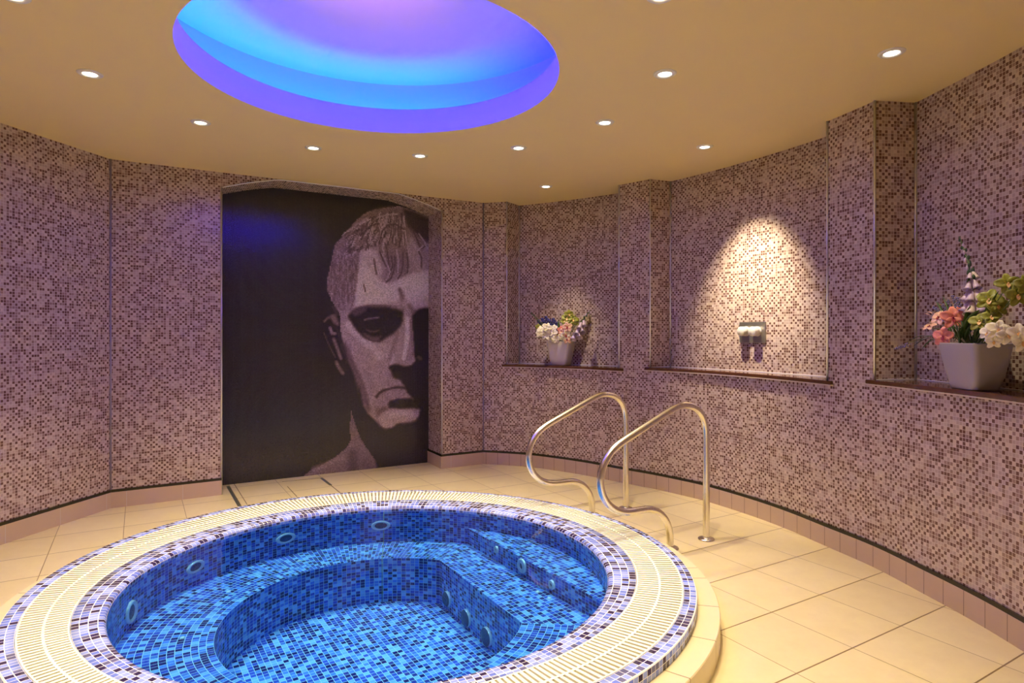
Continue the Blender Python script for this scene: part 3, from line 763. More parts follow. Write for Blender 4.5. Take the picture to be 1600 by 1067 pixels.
# shelves in the niches
SH_L = ['dark brown marble ledge under the small flower pot, right of the mural',
        'brown marble ledge below the spotlit niche with the two shower knobs',
        'dark brown marble ledge carrying the large grey flower pot at the right edge']
def off(i, d, back=False):
    a, b = RC[max(i-1, 0)], RC[min(i+1, len(RC)-1)]; t = (b-a).normalized(); return RC[i]+Vector((t.y, -t.x))*d
for k, (i0, i1, b0, b1, bul, zs) in enumerate(NICHES):
    ba = [Vector(p) for p in back_arc(b0, b1, bul)]
    fr = [off(i, .022) for i in range(i0, i1+1)]
    t0 = (RC[i0+1]-RC[i0]).normalized(); t1 = (RC[i1]-RC[i1-1]).normalized()
    fr[0] = fr[0]-t0*.045; fr[-1] = fr[-1]+t1*.045
    s0 = off(i0, .001)-t0*.045; s1 = off(i1, .001)+t1*.045
    poly = [s0]+fr+[s1, off(i1, .001)]+[b+Vector((0, 0)) for b in ba[::-1]]+[off(i0, .001)]
    # slightly inset from the niche walls
    root = empty('niche_ledge', (0, 0, 0)); tag(root, SH_L[k], 'ledge', 'marble ledges in the wall niches')
    mb = MB(); pl = [(p.x, p.y) for p in poly]
    prism(mb, pl, zs-.022, zs); slab = mb.build('ledge_slab', M_SILL, root, bevel=.004)
    mb = MB(); q = [s0]+fr+[s1]
    for a, b in zip(q, q[1:]):
        mb.face([(a.x, a.y, zs-.028), (b.x, b.y, zs-.028), (b.x, b.y, zs-.022), (a.x, a.y, zs-.022)])
    mb.build('ledge_edging', M_EDGE, root)
    # pale sealant line at the back of the shelf
    mb = MB(); mb.tube([(p.x, p.y, zs+.002) for p in [off(i0, .001)]+ba+[off(i1, .001)]], .004, 6); mb.build('sealant_line', plain('sealant', (.62, .58, .66), .5), root)

# metal edge trims
tn = [0]
def trim(p, z0, z1, r=.006, mat=None):
    tn[0] += 1
    mb = MB(); mb.tube([(p[0], p[1], z0), (p[0], p[1], z1)], r, 8); o = mb.build('trim_%d' % tn[0], mat or M_ALU); struct(o)
for k, (i0, i1, b0, b1, bul, zs) in enumerate(NICHES):
    z0 = zs+.0
    for p in (off(i0, .002), Vector(b0)+Vector((-.004, -.004)), Vector(b1)+Vector((-.006, -.002)), off(i1, .002)): trim(p, z0, H, .007)
trim(ML+NR*.002, 0, arch(0)+.005); trim(MR+NR*.002, 0, arch(MW)+.005); trim(WA0+Vector((.004, -.002)), 0, H, .007, plain('corner_sealant', (.30, .26, .38), .4)); trim(WA1+Vector((-.0, -.004)), 0, H, .007, plain('corner_sealant_2', (.26, .22, .36), .4))
mb = MB(); mb.tube([(*(ML+D*MW*i/K+NR*.003), arch(MW*i/K)) for i in range(K+1)], .005, 8); tn[0] += 1; struct(mb.build('trim_%d' % tn[0], M_ALU))
# skirting
band(LEFT, .012, 0, .112, 'baseboard_left', M_SKIRT_L); band([WA0, ML], .012, 0, .112, 'baseboard_back', M_SKIRT_L)
band([MR-NR*MD, MR], .012, 0, .112, 'baseboard_recess', M_SKIRT_L)
band([MR-D*.012, WA1], .012, 0, .112, 'baseboard_back_right', M_SKIRT_L); band(RC, .012, 0, .112, 'baseboard_right', M_SKIRT_R)
for pts in (LEFT, [WA0, ML], [MR-NR*MD, MR], [MR-D*.01, WA1], RC):
    tn[0] += 1; band(pts, .010, .112, .131, 'trim_%d' % tn[0], M_BLACK)

# floor and ceiling
CX, CY = -.64, 2.95
def rr(c):
    return lambda t: c[0]+c[1]*math.cos(t)+c[2]*math.sin(t)+c[3]*math.cos(2*t)+c[4]*math.sin(2*t)
R_O = rr((1.420, -.010, .045, .053, -.018)); R_GO = rr((1.372, -.002, .052, .047, -.012)); R_GI = rr((1.177, .002, .022, .038, .012)); R_I = rr((1.052, .002, -.022, .028, .006))
R_S = rr((1.515, -.010, .045, .053, -.018)); R_B = rr((.705, 0, 0, .0, 0))
def ring_face(mb, cx, cy, R, z, rect, n=96, flip=False, m=0):
    x0, y0, x1, y1 = rect
    inn, out = [], []
    for i in range(n):
        t = 2*PI*i/n; c, s = math.cos(t), math.sin(t); inn.append((cx+R(t)*c, cy+R(t)*s, z))
        k = min(((x1-cx) if c > 0 else (x0-cx))/c if abs(c) > 1e-9 else 1e9, ((y1-cy) if s > 0 else (y0-cy))/s if abs(s) > 1e-9 else 1e9)
        out.append((cx+k*c, cy+k*s, z))
    for x, y in ((x1, y1), (x0, y1), (x0, y0), (x1, y0)):
        a = math.atan2(y-cy, x-cx) % (2*PI); i = round(a/(2*PI)*n) % n; out[i] = (x, y, z)
    for i in range(n):
        j = (i+1) % n; q = [inn[i], out[i], out[j], inn[j]]
        mb.face(q[::-1] if flip else q, m=m)
mb = MB(); ring_face(mb, CX, CY, lambda t: R_S(t)-.03, 0, (-3.6, -1.6, 2.8, 6.6)); struct(mb.build('floor', M_FLOOR))
DX, DY = -.646, 3.0
mb = MB(); ring_face(mb, DX, DY, lambda t: .872, H, (-3.6, -1.6, 2.8, 6.6), 128, flip=True); struct(mb.build('ceiling', M_CEIL))

# ------------------------------------------------------------------ mural
GW, GH = 176, 238
def paint():
    tp = MW/GW
    us = (np.arange(GW)+.5)*tp*1000; zs = (np.arange(GH)+.5)*tp*1000
    X, Z = np.meshgrid(us, zs)
    L = np.full(X.shape, .045)
    def blur(Mk, s):
        s = s/(tp*1000)
        if s < .35: return Mk
        r = max(1, int(s*2.5)); k = np.exp(-.5*(np.arange(-r, r+1)/s)**2); k /= k.sum()
        Mk = np.pad(Mk, r, mode='edge')
        Mk = np.apply_along_axis(lambda a: np.convolve(a, k, 'valid'), 0, Mk)
        return np.apply_along_axis(lambda a: np.convolve(a, k, 'valid'), 1, Mk)
    for it in ART:
        if it[0] == 'P':
            pts, v, b = it[1:]
            ins = np.zeros(X.shape, bool)
            for (x1, y1), (x2, y2) in zip(pts, pts[1:]+pts[:1]):
                if y1 == y2: continue
                c = ((y1 > Z) != (y2 > Z)) & (X < (x2-x1)*(Z-y1)/(y2-y1)+x1); ins ^= c
            Mk = blur(ins.astype(float), b)
        else:
            pts, w, v, b = it[1:]
            d = np.full(X.shape, 1e9)
            for (x1, y1), (x2, y2) in zip(pts, pts[1:]):
                l2 = (x2-x1)**2+(y2-y1)**2+1e-9
                t = np.clip(((X-x1)*(x2-x1)+(Z-y1)*(y2-y1))/l2, 0, 1)
                d = np.minimum(d, np.hypot(X-x1-t*(x2-x1), Z-y1-t*(y2-y1)))
            e = max(b, 3.0); Mk = np.clip(.5-(d-w/2)/(2*e), 0, 1)
        L = L*(1-Mk)+v*Mk
    rng = np.random.RandomState(3)
    return np.clip(L+rng.normal(0, .022, L.shape)*(.3+L*1.4), .02, 1), tp
LUM, TP = paint()
P0 = ML-NR*(MD-.004)
me_v = []; me_f = []; uv = []; cols = []
for j in range(GH+1):
    for i in range(GW+1):
        p = P0+D*(TP*i); me_v.append((p.x, p.y, min(TP*j, 2.495)))
ramp = [(0, (.007, .006, .009)), (.10, (.015, .013, .014)), (.2, (.062, .045, .040)), (.35, (.15, .10, .09)), (.5, (.31, .22, .20)), (.65, (.60, .48, .46)), (.8, (.86, .75, .76)), (1, (.96, .92, .94))]
rx = [r[0] for r in ramp]
CC = np.stack([np.interp(LUM, rx, [r[1][c] for r in ramp]) for c in range(3)], -1)
for j in range(GH):
    for i in range(GW):
        a = j*(GW+1)+i; me_f.append((a, a+1, a+GW+2, a+GW+1)); uv += [(i, j), (i+1, j), (i+1, j+1), (i, j+1)]
        c = (*CC[j, i], 1); cols += [c, c, c, c]
me = bpy.data.meshes.new('mosaic_mural'); me.from_pydata(me_v, [], me_f)
ul = me.uv_layers.new(name='UVMap'); ul.data.foreach_set('uv', np.array(uv, 'f').ravel())
ca = me.color_attributes.new('tile', 'FLOAT_COLOR', 'CORNER'); ca.data.foreach_set('color', np.array(cols, 'f').ravel())
mural = link('mosaic_mural', me, None, M_MURAL)
tag(mural, 'tall dark mosaic picture of half a classical marble head, set in the arched recess', 'mural')
so = mural.modifiers.new('tile_thickness', 'SOLIDIFY'); so.thickness = .003; so.offset = -1

# ------------------------------------------------------------------ hot tub
tub = empty('hot_tub', (0, 0, 0)); tag(tub, 'large round sunken hot tub lined with blue mosaic tiles', 'hot tub')
NS = 180
def circ(R, z, n=NS, t0=0, t1=2*PI): return [(CX+R(t0+(t1-t0)*i/n)*math.cos(t0+(t1-t0)*i/n), CY+R(t0+(t1-t0)*i/n)*math.sin(t0+(t1-t0)*i/n), z) for i in range(n)]
def lathe_r(name, prof, mat, ntile, vpitch, parent, vstart=0, smooth=True):
    """prof = [(radius function, z)...]; ntile tiles round; v from profile length"""
    P = [circ(R, z) for R, z in prof]; vs = [vstart]
    for a, b in zip(P, P[1:]): vs.append(vs[-1]+(Vector(a[0])-Vector(b[0])).length/vpitch)
    mb = MB(); mb.grid(P, UV=lambda i, j: (ntile*j/NS, vs[i]), closed=True, smooth=smooth)
    return mb.build(name, mat, parent)
CZT = .15
def plus(R, d): return lambda t: R(t)+d
# platform ring (beige tiles) round the tub
lathe_r('platform_step', [(plus(R_S, 0), 0.0), (plus(R_S, .0), .096), (plus(R_S, -.003), .10), (plus(R_O, -.02), .10)], M_STEP, 2*PI*1.5, 1, tub, smooth=False)
# outer mosaic edge: two rows on top, two on the face
def lathe_rows(name, prof, mat, ntile, parent):
    """prof = [(R, z, v)]"""
    P = [circ(R, z) for R, z, v in prof]; mb = MB()
    mb.grid(P, UV=lambda i, j: (ntile*j/NS, prof[i][2]), closed=True)
    return mb.build(name, mat, parent)
lathe_rows('outer_coping', [(plus(R_O, .004), .098, 0), (plus(R_O, .004), .146, 2), (plus(R_O, -.001), CZT, 2.05), (lambda t: (R_O(t)+R_GO(t))/2, CZT, 3), (R_GO, CZT, 4), (R_GO, .10, 6)], M_COPE, 352, tub)
lathe_rows('drain_channel', [(R_GO, .118, 0), (lambda t: R_GI(t), .118, 5)], M_CHANNEL, 10, tub)
lathe_rows('inner_coping', [(R_GI, .10, -2), (R_GI, CZT, 0), (lambda t: R_GI(t)*.5+R_I(t)*.5+.008, CZT, 1.75), (lambda t: R_I(t)+.024, CZT, 3.05), (lambda t: R_I(t)+.007, CZT-.004, 3.6), (R_I, CZT-.014, 4), (R_I, CZT-.03, 5)], M_COPE, 274, tub)
ZB, ZU, ZF = -.07, .03, -.325
lathe_rows('basin_wall', [(R_I, CZT-.03, 0), (R_I, ZB, -14)], M_POOL, 256, tub)
# bench
P1, P2 = Vector((-.419, 3.62)), Vector((.045, 2.835)); 
def onwall(t): return Vector((CX+R_I(t)*math.cos(t), CY+R_I(t)*math.sin(t)))
tq1, tq2 = math.radians(69.1), math.radians(-8.2)
Q1, Q2 = onwall(tq1), onwall(tq2)
a1 = math.atan2(P1.y-CY, P1.x-CX); a2 = math.atan2(P2.y-CY, P2.x-CX)+2*PI
ri1 = (P1-Vector((CX, CY))).length; ri2 = (P2-Vector((CX, CY))).length
NB = 130; NRW = 13
def benchpt(s, k):
    ti = a1+(a2-a1)*k/NB; to = tq1+(tq2+2*PI-tq1)*k/NB
    ri = ri1+(ri2-ri1)*k/NB; pi_ = Vector((CX+ri*math.cos(ti), CY+ri*math.sin(ti))); po = onwall(to)
    return pi_.lerp(po, s)
mb = MB()
NT = 182
P = [[(*benchpt(i/NRW, k), ZB) for k in range(NB+1)] for i in range(NRW+1)]
mb.grid(P, UV=lambda i, j: (NT*j/NB, i), smooth=False, flip=True)
ch = (Q2-Q1).normalized(); cn = Vector((-ch.y, ch.x)); 
if cn.dot(Q1-Vector((CX, CY))) < 0: cn = -cn
TPX = .0262
def luv(p): d = Vector((p[0], p[1]))-P1; return (d.dot(ch)/TPX, d.dot(cn)/TPX)
mb.face([(*p, ZB) for p in (P1, P2, Q2, Q1)], [luv(p) for p in (P1, P2, Q2, Q1)])
mb.build('bench', M_POOL, tub)
# raised step behind the straight bench
mb = MB()
arcp = [onwall(tq2+(tq1-tq2)*i/40) for i in range(41)]
mb.face([(*p, ZU) for p in arcp], [luv(p) for p in arcp])
l = (Q2-Q1).length
mb.face([(*Q1, ZB), (*Q2, ZB), (*Q2, ZU), (*Q1, ZU)][::-1], [(0, -7), (l/TPX, -7), (l/TPX, 0), (0, 0)][::-1])
mb.build('raised_step', M_POOL, tub)
# footwell
inner = [benchpt(0, k) for k in range(NB+1)]
mb = MB()
pts = inner
u = 0
for a, b in zip(pts, pts[1:]):
    w = u+(b-a).length/.0262
    mb.face([(*a, ZF), (*b, ZF), (*b, ZB), (*a, ZB)], [(u, -16), (w, -16), (w, 0), (u, 0)], smooth=True); u = w
l = (P2-P1).length
mb.face([(*P2, ZF), (*P1, ZF), (*P1, ZB), (*P2, ZB)], [(l/TPX, -16), (0, -16), (0, 0), (l/TPX, 0)])
mb.build('footwell_wall', M_POOL, tub)
mb = MB(); mb.face([(*p, ZF) for p in pts], [luv(p) for p in pts]); mb.build('footwell_floor', M_POOL, tub)
# movement joint down the tiles
tj = math.radians(100)
mb = MB(); a = onwall(tj); b = Vector((CX+.705*math.cos(tj), CY+.705*math.sin(tj))); rdir = (Vector((CX, CY))-a).normalized()
mb.tube([(*(a+rdir*.002), .12), (*(a+rdir*.002), ZB+.002), (*b, ZB+.002), (*(b+rdir*.002), ZF)], .0022, 6)
mb.build('movement_joint', plain('joint_sealant', (.30, .36, .26), .6), tub)
# fittings
def frame_at(p, nrm):
    n = Vector(nrm).normalized(); z = Vector((0, 0, 1)); x = z.cross(n)
    x = x.normalized() if x.length > .01 else Vector((1, 0, 0)); y = n.cross(x)
    return Matrix(((x.x, y.x, n.x, p[0]), (x.y, y.y, n.y, p[1]), (x.z, y.z, n.z, p[2]), (0, 0, 0, 1)))
def jet(t, z, w=.060, hgt=.030, lab=None):
    p = onwall(t); n = (Vector((CX, CY))-p).normalized()
    Mx = frame_at((p.x, p.y, z), (n.x, n.y, 0)); Ms = Matrix.Diagonal((1, hgt/w, 1, 1))
    mb = MB(); prof = [(w, 0), (w, .006), (w*.92, .012), (w*.70, .010), (w*.62, .003)]
    mb.lathe(prof, M=Mx @ Ms, seg=32)
    j = mb.build('water_jet', M_CHROME, tub)
    mb = MB(); mb.lathe([(w*.64, .004), (w*.5, .003), (w*.3, .006), (w*.12, .008), (.001, .008)], M=Mx @ Ms, seg=24); mb.build('jet_insert', M_CAPC, j)
    return j
def az(px, py): return math.atan2(py-CY, px-CX)
def wall_hit(kx):
    """angle on the far/left basin wall for a bearing x/y from the room's door point"""
    best = None
    for i in range(720):
        t = 2*PI*i/720; p = onwall(t)
        e = abs(p.x/p.y-kx)
        nf = (Vector((CX, CY))-p).dot(-p)
        if nf > 0 and (best is None or e < best[0]): best = (e, t)
    return best[1]
for kx, z in ((-.2124, .035), (-.365, .033), (-.510, .030)): jet(wall_hit(kx), z)
jj = jet(wall_hit(-.6144), .005, .052, .05)
# big and small jets on the face of the raised step
def chord_pt(s, z): p = Q1.lerp(Q2, s); return (p.x-cn.x*.001, p.y-cn.y*.001, z)
def cjet(s, z, w, k=1.0, nm='water_jet'):
    Mx = frame_at(chord_pt(s, z), (-cn.x, -cn.y, 0)); Ms = Matrix.Diagonal((1, k, 1, 1))
    mb = MB(); mb.lathe([(w, 0), (w, .006), (w*.9, .012), (w*.72, .012), (w*.66, .006), (w*.62, .006), (w*.54, .013), (w*.44, .013), (w*.40, .004)], M=Mx @ Ms, seg=32)
    j = mb.build(nm, M_CHROME, tub)
    mb = MB(); mb.lathe([(w*.44, .006), (.001, .006)], M=Mx @ Ms, seg=20); mb.build('jet_insert', M_CAPC, j)
# suction covers on the footwell wall
def ccover(s, z, w):
    p = P1.lerp(P2, s); Mx = frame_at((p.x, p.y, z), (-cn.x, -cn.y, 0))
    mb = MB(); mb.lathe([(w, 0), (w, .008), (w*.94, .014)], M=Mx, seg=32); j = mb.build('suction_cover', M_CHROME, tub)
    mb = MB(); mb.lathe([(w*.94, .013), (w*.8, .020), (w*.5, .027), (w*.2, .030), (.001, .031)], M=Mx, seg=32); mb.build('cover_dome', M_CAPC, j)
def param_on(A, B, kx):
    # s where the line A-B has bearing x/y = kx
    return (kx*A.y-A.x)/((B.x-A.x)-kx*(B.y-A.y))
for px, w, z in ((777, .020, -.0), (816.5, .040, -.012), (863.5, .024, -.020)):
    cjet(param_on(Q1, Q2, (px-800)/970), z, w)
for px, py, w in ((700, 935, .042), (730, 965, .046), (762, 994, .047)):
    s = param_on(P1, P2, (px-800)/970); p = P1.lerp(P2, s)
    ccover(s, 1.255-(py-520)*p.y/970, w)
# air buttons on the seat
for px, py in ((285, 997), (357, 925), (467, 877), (858, 935), (840, 925)):
    Y = 970*(1.255-ZB)/(py-520); X = (px-800)/970*Y
    mb = MB(); mb.lathe([(.011, 0), (.011, .003), (.008, .006), (.001, .007)], c=(X, Y, ZB), seg=16); mb.build('air_button', M_CHROME, tub)
# water
M_WATER, nt, b = newmat('pool_water'); nt.nodes.remove(b)
out = nt.nodes['Material Output']; tr = N(nt, 'ShaderNodeBsdfTransparent'); tr.inputs[0].default_value = (.47, .83, 1, 1)
gl = N(nt, 'ShaderNodeBsdfGlossy'); gl.inputs['Roughness'].default_value = .02; fr = N(nt, 'ShaderNodeFresnel'); fr.inputs['IOR'].default_value = 1.33
nz = N(nt, 'ShaderNodeTexNoise'); nz.inputs['Scale'].default_value = 6; nz.inputs['Detail'].default_value = 2
tcw = N(nt, 'ShaderNodeTexCoord'); nt.links.new(tcw.outputs['Object'], nz.inputs['Vector'])
bp = N(nt, 'ShaderNodeBump'); bp.inputs['Strength'].default_value = .10; bp.inputs['Distance'].default_value = .02
nt.links.new(nz.outputs['Fac'], bp.inputs['Height']); nt.links.new(bp.outputs['Normal'], gl.inputs['Normal'])
ms = N(nt, 'ShaderNodeMixShader'); nt.links.new(fr.outputs[0], ms.inputs[0]); nt.links.new(tr.outputs[0], ms.inputs[1]); nt.links.new(gl.outputs[0], ms.inputs[2]); nt.links.new(ms.outputs[0], out.inputs['Surface'])
mb = MB(); mb.face(circ(plus(R_I, -.0005), .131)); w = mb.build('pool_water', M_WATER); tag(w, 'clear still water filling the blue hot tub to its rim', 'water')
# grating
mb = MB(); NSL = 345
for i in range(NSL):
    t = 2*PI*i/NSL; r0, r1 = R_GI(t)+.003, R_GO(t)-.003; rm = (r0+r1)/2
    c, s = math.cos(t), math.sin(t); R = Matrix(((c, -s, 0), (s, c, 0), (0, 0, 1)))
    mb.box((CX+rm*c, CY+rm*s, .142), ((r1-r0)/2, .0064, .009), R)
for Rf, hw, zz in ((plus(R_GI, .005), .003, .0), (plus(R_GO, -.005), .003, .0), (lambda t: (R_GI(t)+R_GO(t))/2, .0045, .0002)):
    P = [circ(plus(Rf, -hw), .128), circ(plus(Rf, -hw), .1512+zz), circ(plus(Rf, hw), .1512+zz), circ(plus(Rf, hw), .128)]
    mb.grid(P, closed=True, smooth=False)
g = mb.build('overflow_grating', M_GRATE, merge=False); tag(g, 'cream slatted overflow grating running round the rim of the hot tub', 'grating')

# ------------------------------------------------------------------ handrails
def rail(foot_out, foot_in, label):
    fo, fi = Vector(foot_out), Vector(foot_in); d = (fi-fo).normalized()
    root = empty('handrail', (fo.x, fo.y, 0)); tag(root, label, 'handrail', 'steel handrails at the hot tub')
    prof = RAILP
    raw = [Vector((d.x*s, d.y*s, z)) for s, z in prof]; cum = [0]
    for a, b in zip(raw, raw[1:]): cum.append(cum[-1]+(b-a).length)
    pts = []; n = 130
    for i in range(n+1):
        t = cum[-1]*i/n; k = max(j for j in range(len(cum)-1) if cum[j] <= t+1e-9)
        pts.append(raw[k].lerp(raw[k+1], min(1, (t-cum[k])/(cum[k+1]-cum[k]))))
    for _ in range(14): pts = [pts[0]]+[(pts[i-1]+pts[i]*2+pts[i+1])/4 for i in range(1, n)]+[pts[-1]]
    mb = MB(); mb.tube(pts, .0205, 18); mb.build('rail_tube', M_STEEL, root)
    for q in (Vector((0, 0)), fi-fo):
        mb = MB(); mb.lathe([(.021, .016), (.026, .012), (.046, .010), (.050, .006), (.050, 0)], c=(q.x, q.y, 0), seg=32); mb.build('floor_flange', M_STEEL, root)
    return root
FO, FI = Vector((1.18, 3.77)), Vector((.92, 3.61)); dd = (FI-FO).normalized()
RP = [(1104, 664), (1097.7, 644.7), (1083.6, 633.4), (1066.8, 631), (1055.5, 636.2), (960, 698), (945.9, 715), (938, 737.4), (936, 754), (940.2, 776.8), (954.3, 795), (971.2, 802), (990.9, 799.3), (1013.3, 793.7), (1030.2, 797.9), (1042.9, 813.3), (1047.9, 830)]
RAILP = [(0, .003), (0, .25), (0, .55)]
for px, py in RP:
    k = (px-800)/970; s = (FO.x-k*FO.y)/(k*dd.y-dd.x); Y = FO.y+dd.y*s; RAILP.append((max(s, 0), 1.255-(py-520)*Y/970))
L2 = (FI-FO).length
RAILP += [(L2, .06), (L2, .003)]
rail(FO, FI, 'curved steel handrail nearer the camera, with its round floor flange on the right')
rail((.812, 4.43), (.552, 4.27), 'curved steel handrail farther back, behind the nearer rail')

# ------------------------------------------------------------------ light cove in the ceiling
dome = empty('light_cove', (DX, DY, H)); tag(dome, 'large round ceiling recess glowing blue, cyan and purple', 'ceiling light')
def ring(prof, name, mat, n=128, flip=False):
    mb = MB(); P = [[(r*math.cos(2*PI*j/n), r*math.sin(2*PI*j/n), z) for j in range(n)] for r, z in prof]
    mb.grid(P, closed=True, smooth=True, flip=flip); return mb.build(name, mat, dome)
ring([(.872, .0), (.872, .144), (.876, .150), (.905, .150), (.905, .012)], 'cove_lip', M_WHITE)
ring([(.90, .012), (1.13, .012)], 'cove_trough', M_WHITE)
ring([(1.13, .012), (1.13, .40)], 'cove_wall', M_WHITE)
mb = MB(); mb.face([(1.13*math.cos(2*PI*j/128), 1.13*math.sin(2*PI*j/128), .40) for j in range(128)]); mb.build('cove_ceiling', M_WHITE, dome)
mled, nt, b = newmat('led_strip'); at = N(nt, 'ShaderNodeAttribute', attribute_name='glow'); nt.links.new(at.outputs['Color'], b.inputs['Emission Color']); b.inputs['Emission Strength'].default_value = LED_S
b.inputs['Base Color'].default_value = (.1, .1, .1, 1)
mb = MB(); n = 144; rl = 1.0
P = [[(r*math.cos(2*PI*j/n), r*math.sin(2*PI*j/n), z) for j in range(n)] for r, z in ((rl-.03, .04), (rl+.03, .04))]
mb.grid(P, closed=True, smooth=False, flip=False); led = mb.build('led_strip', mled, dome)
keys = LED_KEYS
def glow(a):
    a = a % 360
    for (x0, c0), (x1, c1) in zip(keys, keys[1:]):
        if x0 <= a <= x1:
            t = (a-x0)/(x1-x0); return tuple(c0[i]*(1-t)+c1[i]*t for i in range(3))
ca = led.data.color_attributes.new('glow', 'FLOAT_COLOR', 'POINT')
for i, v in enumerate(led.data.vertices): ca.data[i].color = (*glow(math.degrees(math.atan2(v.co.y, v.co.x))), 1)

# unseen spots added on the near side to throw purple on the cove ceiling
for k, a in enumerate((225, 255, 285, 315)):
    ld = bpy.data.lights.new('added_cove_spot', 'SPOT'); ld.energy = P_COVE_FILL; ld.color = (.85, .27, 1.0); ld.spot_size = math.radians(62); ld.spot_blend = 1; ld.shadow_soft_size = .02
    lo_ = bpy.data.objects.new('added_cove_spot', ld); COL.objects.link(lo_); lo_.parent = dome; ar = math.radians(a)
    p = Vector((1.0*math.cos(ar), 1.0*math.sin(ar), .155)); lo_.location = p; lo_.rotation_euler = (Vector((math.cos(ar)*.35, math.sin(ar)*.35, .155+.65*math.tan(math.radians(33))))-p).to_track_quat('-Z', 'Y').to_euler()

# ------------------------------------------------------------------ downlights
def downlight(x, y, label, power, tilt=None, cone=78, blend=.8, r=1.0):
    root = empty('downlight', (x, y, H)); tag(root, label, 'ceiling light', 'recessed ceiling downlights')
    mb = MB(); mb.lathe([(.030*r, -.001), (.034*r, -.007), (.050*r, -.006), (.055*r, -.002), (.055*r, .0)], seg=32); mb.build('rim', M_RIM, root)
    mb = MB(); mb.lathe([(.031*r, -.003), (.001, -.003)], seg=32); mb.build('lens', M_LENS, root)
    ld = bpy.data.lights.new('lamp', 'SPOT'); ld.energy = power; ld.color = WARM; ld.spot_size = math.radians(cone); ld.spot_blend = blend; ld.shadow_soft_size = .03
    lo = bpy.data.objects.new('lamp', ld); COL.objects.link(lo); lo.parent = root; lo.location = (0, 0, -.02)
    if tilt:
        d = Vector((tilt[0]-x, tilt[1]-y, tilt[2]-H)); lo.rotation_euler = d.to_track_quat('-Z', 'Y').to_euler()
LAB = {0: 'recessed downlight right of the glowing cove, second largest on the right', 30: 'recessed downlight near the right end of the cove, between larger and smaller ones', 60: 'small recessed downlight behind the cove, right of its lowest point', 90: 'small recessed downlight above the top corner of the mural head, nearest the mural',
       120: 'small recessed downlight above the left half of the mural', 150: 'recessed downlight to the left of the cove, the farther of two there', 180: 'large recessed downlight near the upper left corner, left of the cove'}
for k in range(12):
    a = math.radians(30*k); r = 1.38
    downlight(DX+r*math.cos(a), 2.98+r*math.sin(a), LAB.get(30*k, 'recessed downlight of the ceiling ring, out of sight behind the camera side of the cove'), P_RING)
downlight(1.686, 2.757, 'large recessed downlight near the upper right corner, over the big flower pot', P_N3, cone=70)
downlight(1.288, 4.15, 'recessed downlight in front of the spotlit niche with the shower knobs', P_N2, tilt=(1.74, 4.44, 1.35), cone=60, blend=1.0)
downlight(.288, 5.274, 'smallest recessed downlight, in front of the niche with the small flower pot', P_N1, tilt=(.45, 5.66, 1.15), cone=44, blend=1.0)
for x, y in ((1.2, .9), (-.2, .2), (-2.2, 1.0)): downlight(x, y, 'recessed downlight behind the camera position', P_RING)

# ------------------------------------------------------------------ shower control
cpos = Vector((1.735, 4.465)); cd = Vector((.498, -.867)).normalized(); cnn = Vector((-.867, -.498)).normalized()
root = empty('shower_control', (cpos.x, cpos.y, 1.258)); tag(root, 'square grey metal plate with two round white shower knobs on the niche wall', 'shower control')
def cl(a, n, z): p = cd*a+cnn*n; return (p.x, p.y, z)
Rm = Matrix(((cd.x, cnn.x, 0), (cd.y, cnn.y, 0), (0, 0, 1)))
mb = MB(); mb.box(cl(0, .008, 0), (.112, .006, .076), Rm); mb.build('wall_plate', plain('brushed_plate', (.42, .40, .38), .3, metal=.85, noise=.1), root, bevel=.003)
for a in (-.052, .046):
    Mx = frame_at(cl(a, .014, .008), (cnn.x, cnn.y, 0))
    mb = MB(); mb.lathe([(.036, 0), (.036, .006), (.030, .008), (.030, .012), (.034, .016), (.034, .056), (.030, .062), (.001, .064)], M=Mx, seg=28); mb.build('knob', plain('knob_chrome', (.85, .84, .82), .28, metal=.3), root)

# ------------------------------------------------------------------ hatch frame in the floor by the mural
def fl(px, py): Y = 970*1.255/(py-520); return Vector(((px-800)/970*Y, Y))
M_HM = plain('hatch_metal', (.16, .17, .16), .3, metal=.5, noise=.4, nscale=50)
root = empty('floor_hatch', (0, 0, 0)); tag(root, 'tiled access hatch in the floor before the mural, with dark metal edge strips', 'floor hatch')
h0, h1, h2, h3 = fl(356, 760), fl(502, 747), fl(530, 768), fl(374, 791)
def strip(a, b, w, z, name, mat):
    d = (b-a); n = Vector((-d.y, d.x)).normalized()*w/2
    mb = MB(); prism(mb, [tuple(a+n), tuple(a-n), tuple(b-n), tuple(b+n)], .0002, z); return mb.build(name, mat, root, merge='fix')
strip(h0, h3, .022, .003, 'edge_strip', M_HM); strip(h1, h1.lerp(h2, .55), .022, .003, 'edge_strip', M_HM)
M_SL = plain('dark_seam', (.20, .13, .07), .6)
strip(fl(441, 752.5), h1, .006, .0012, 'seam', M_SL); strip(fl(364, 753), fl(386, 788), .005, .0012, 'seam', M_SL); strip(h1.lerp(h2, .55), fl(531, 770), .006, .0012, 'seam', M_SL); strip(fl(449, 760), fl(464, 776), .006, .0012, 'seam', M_SL)
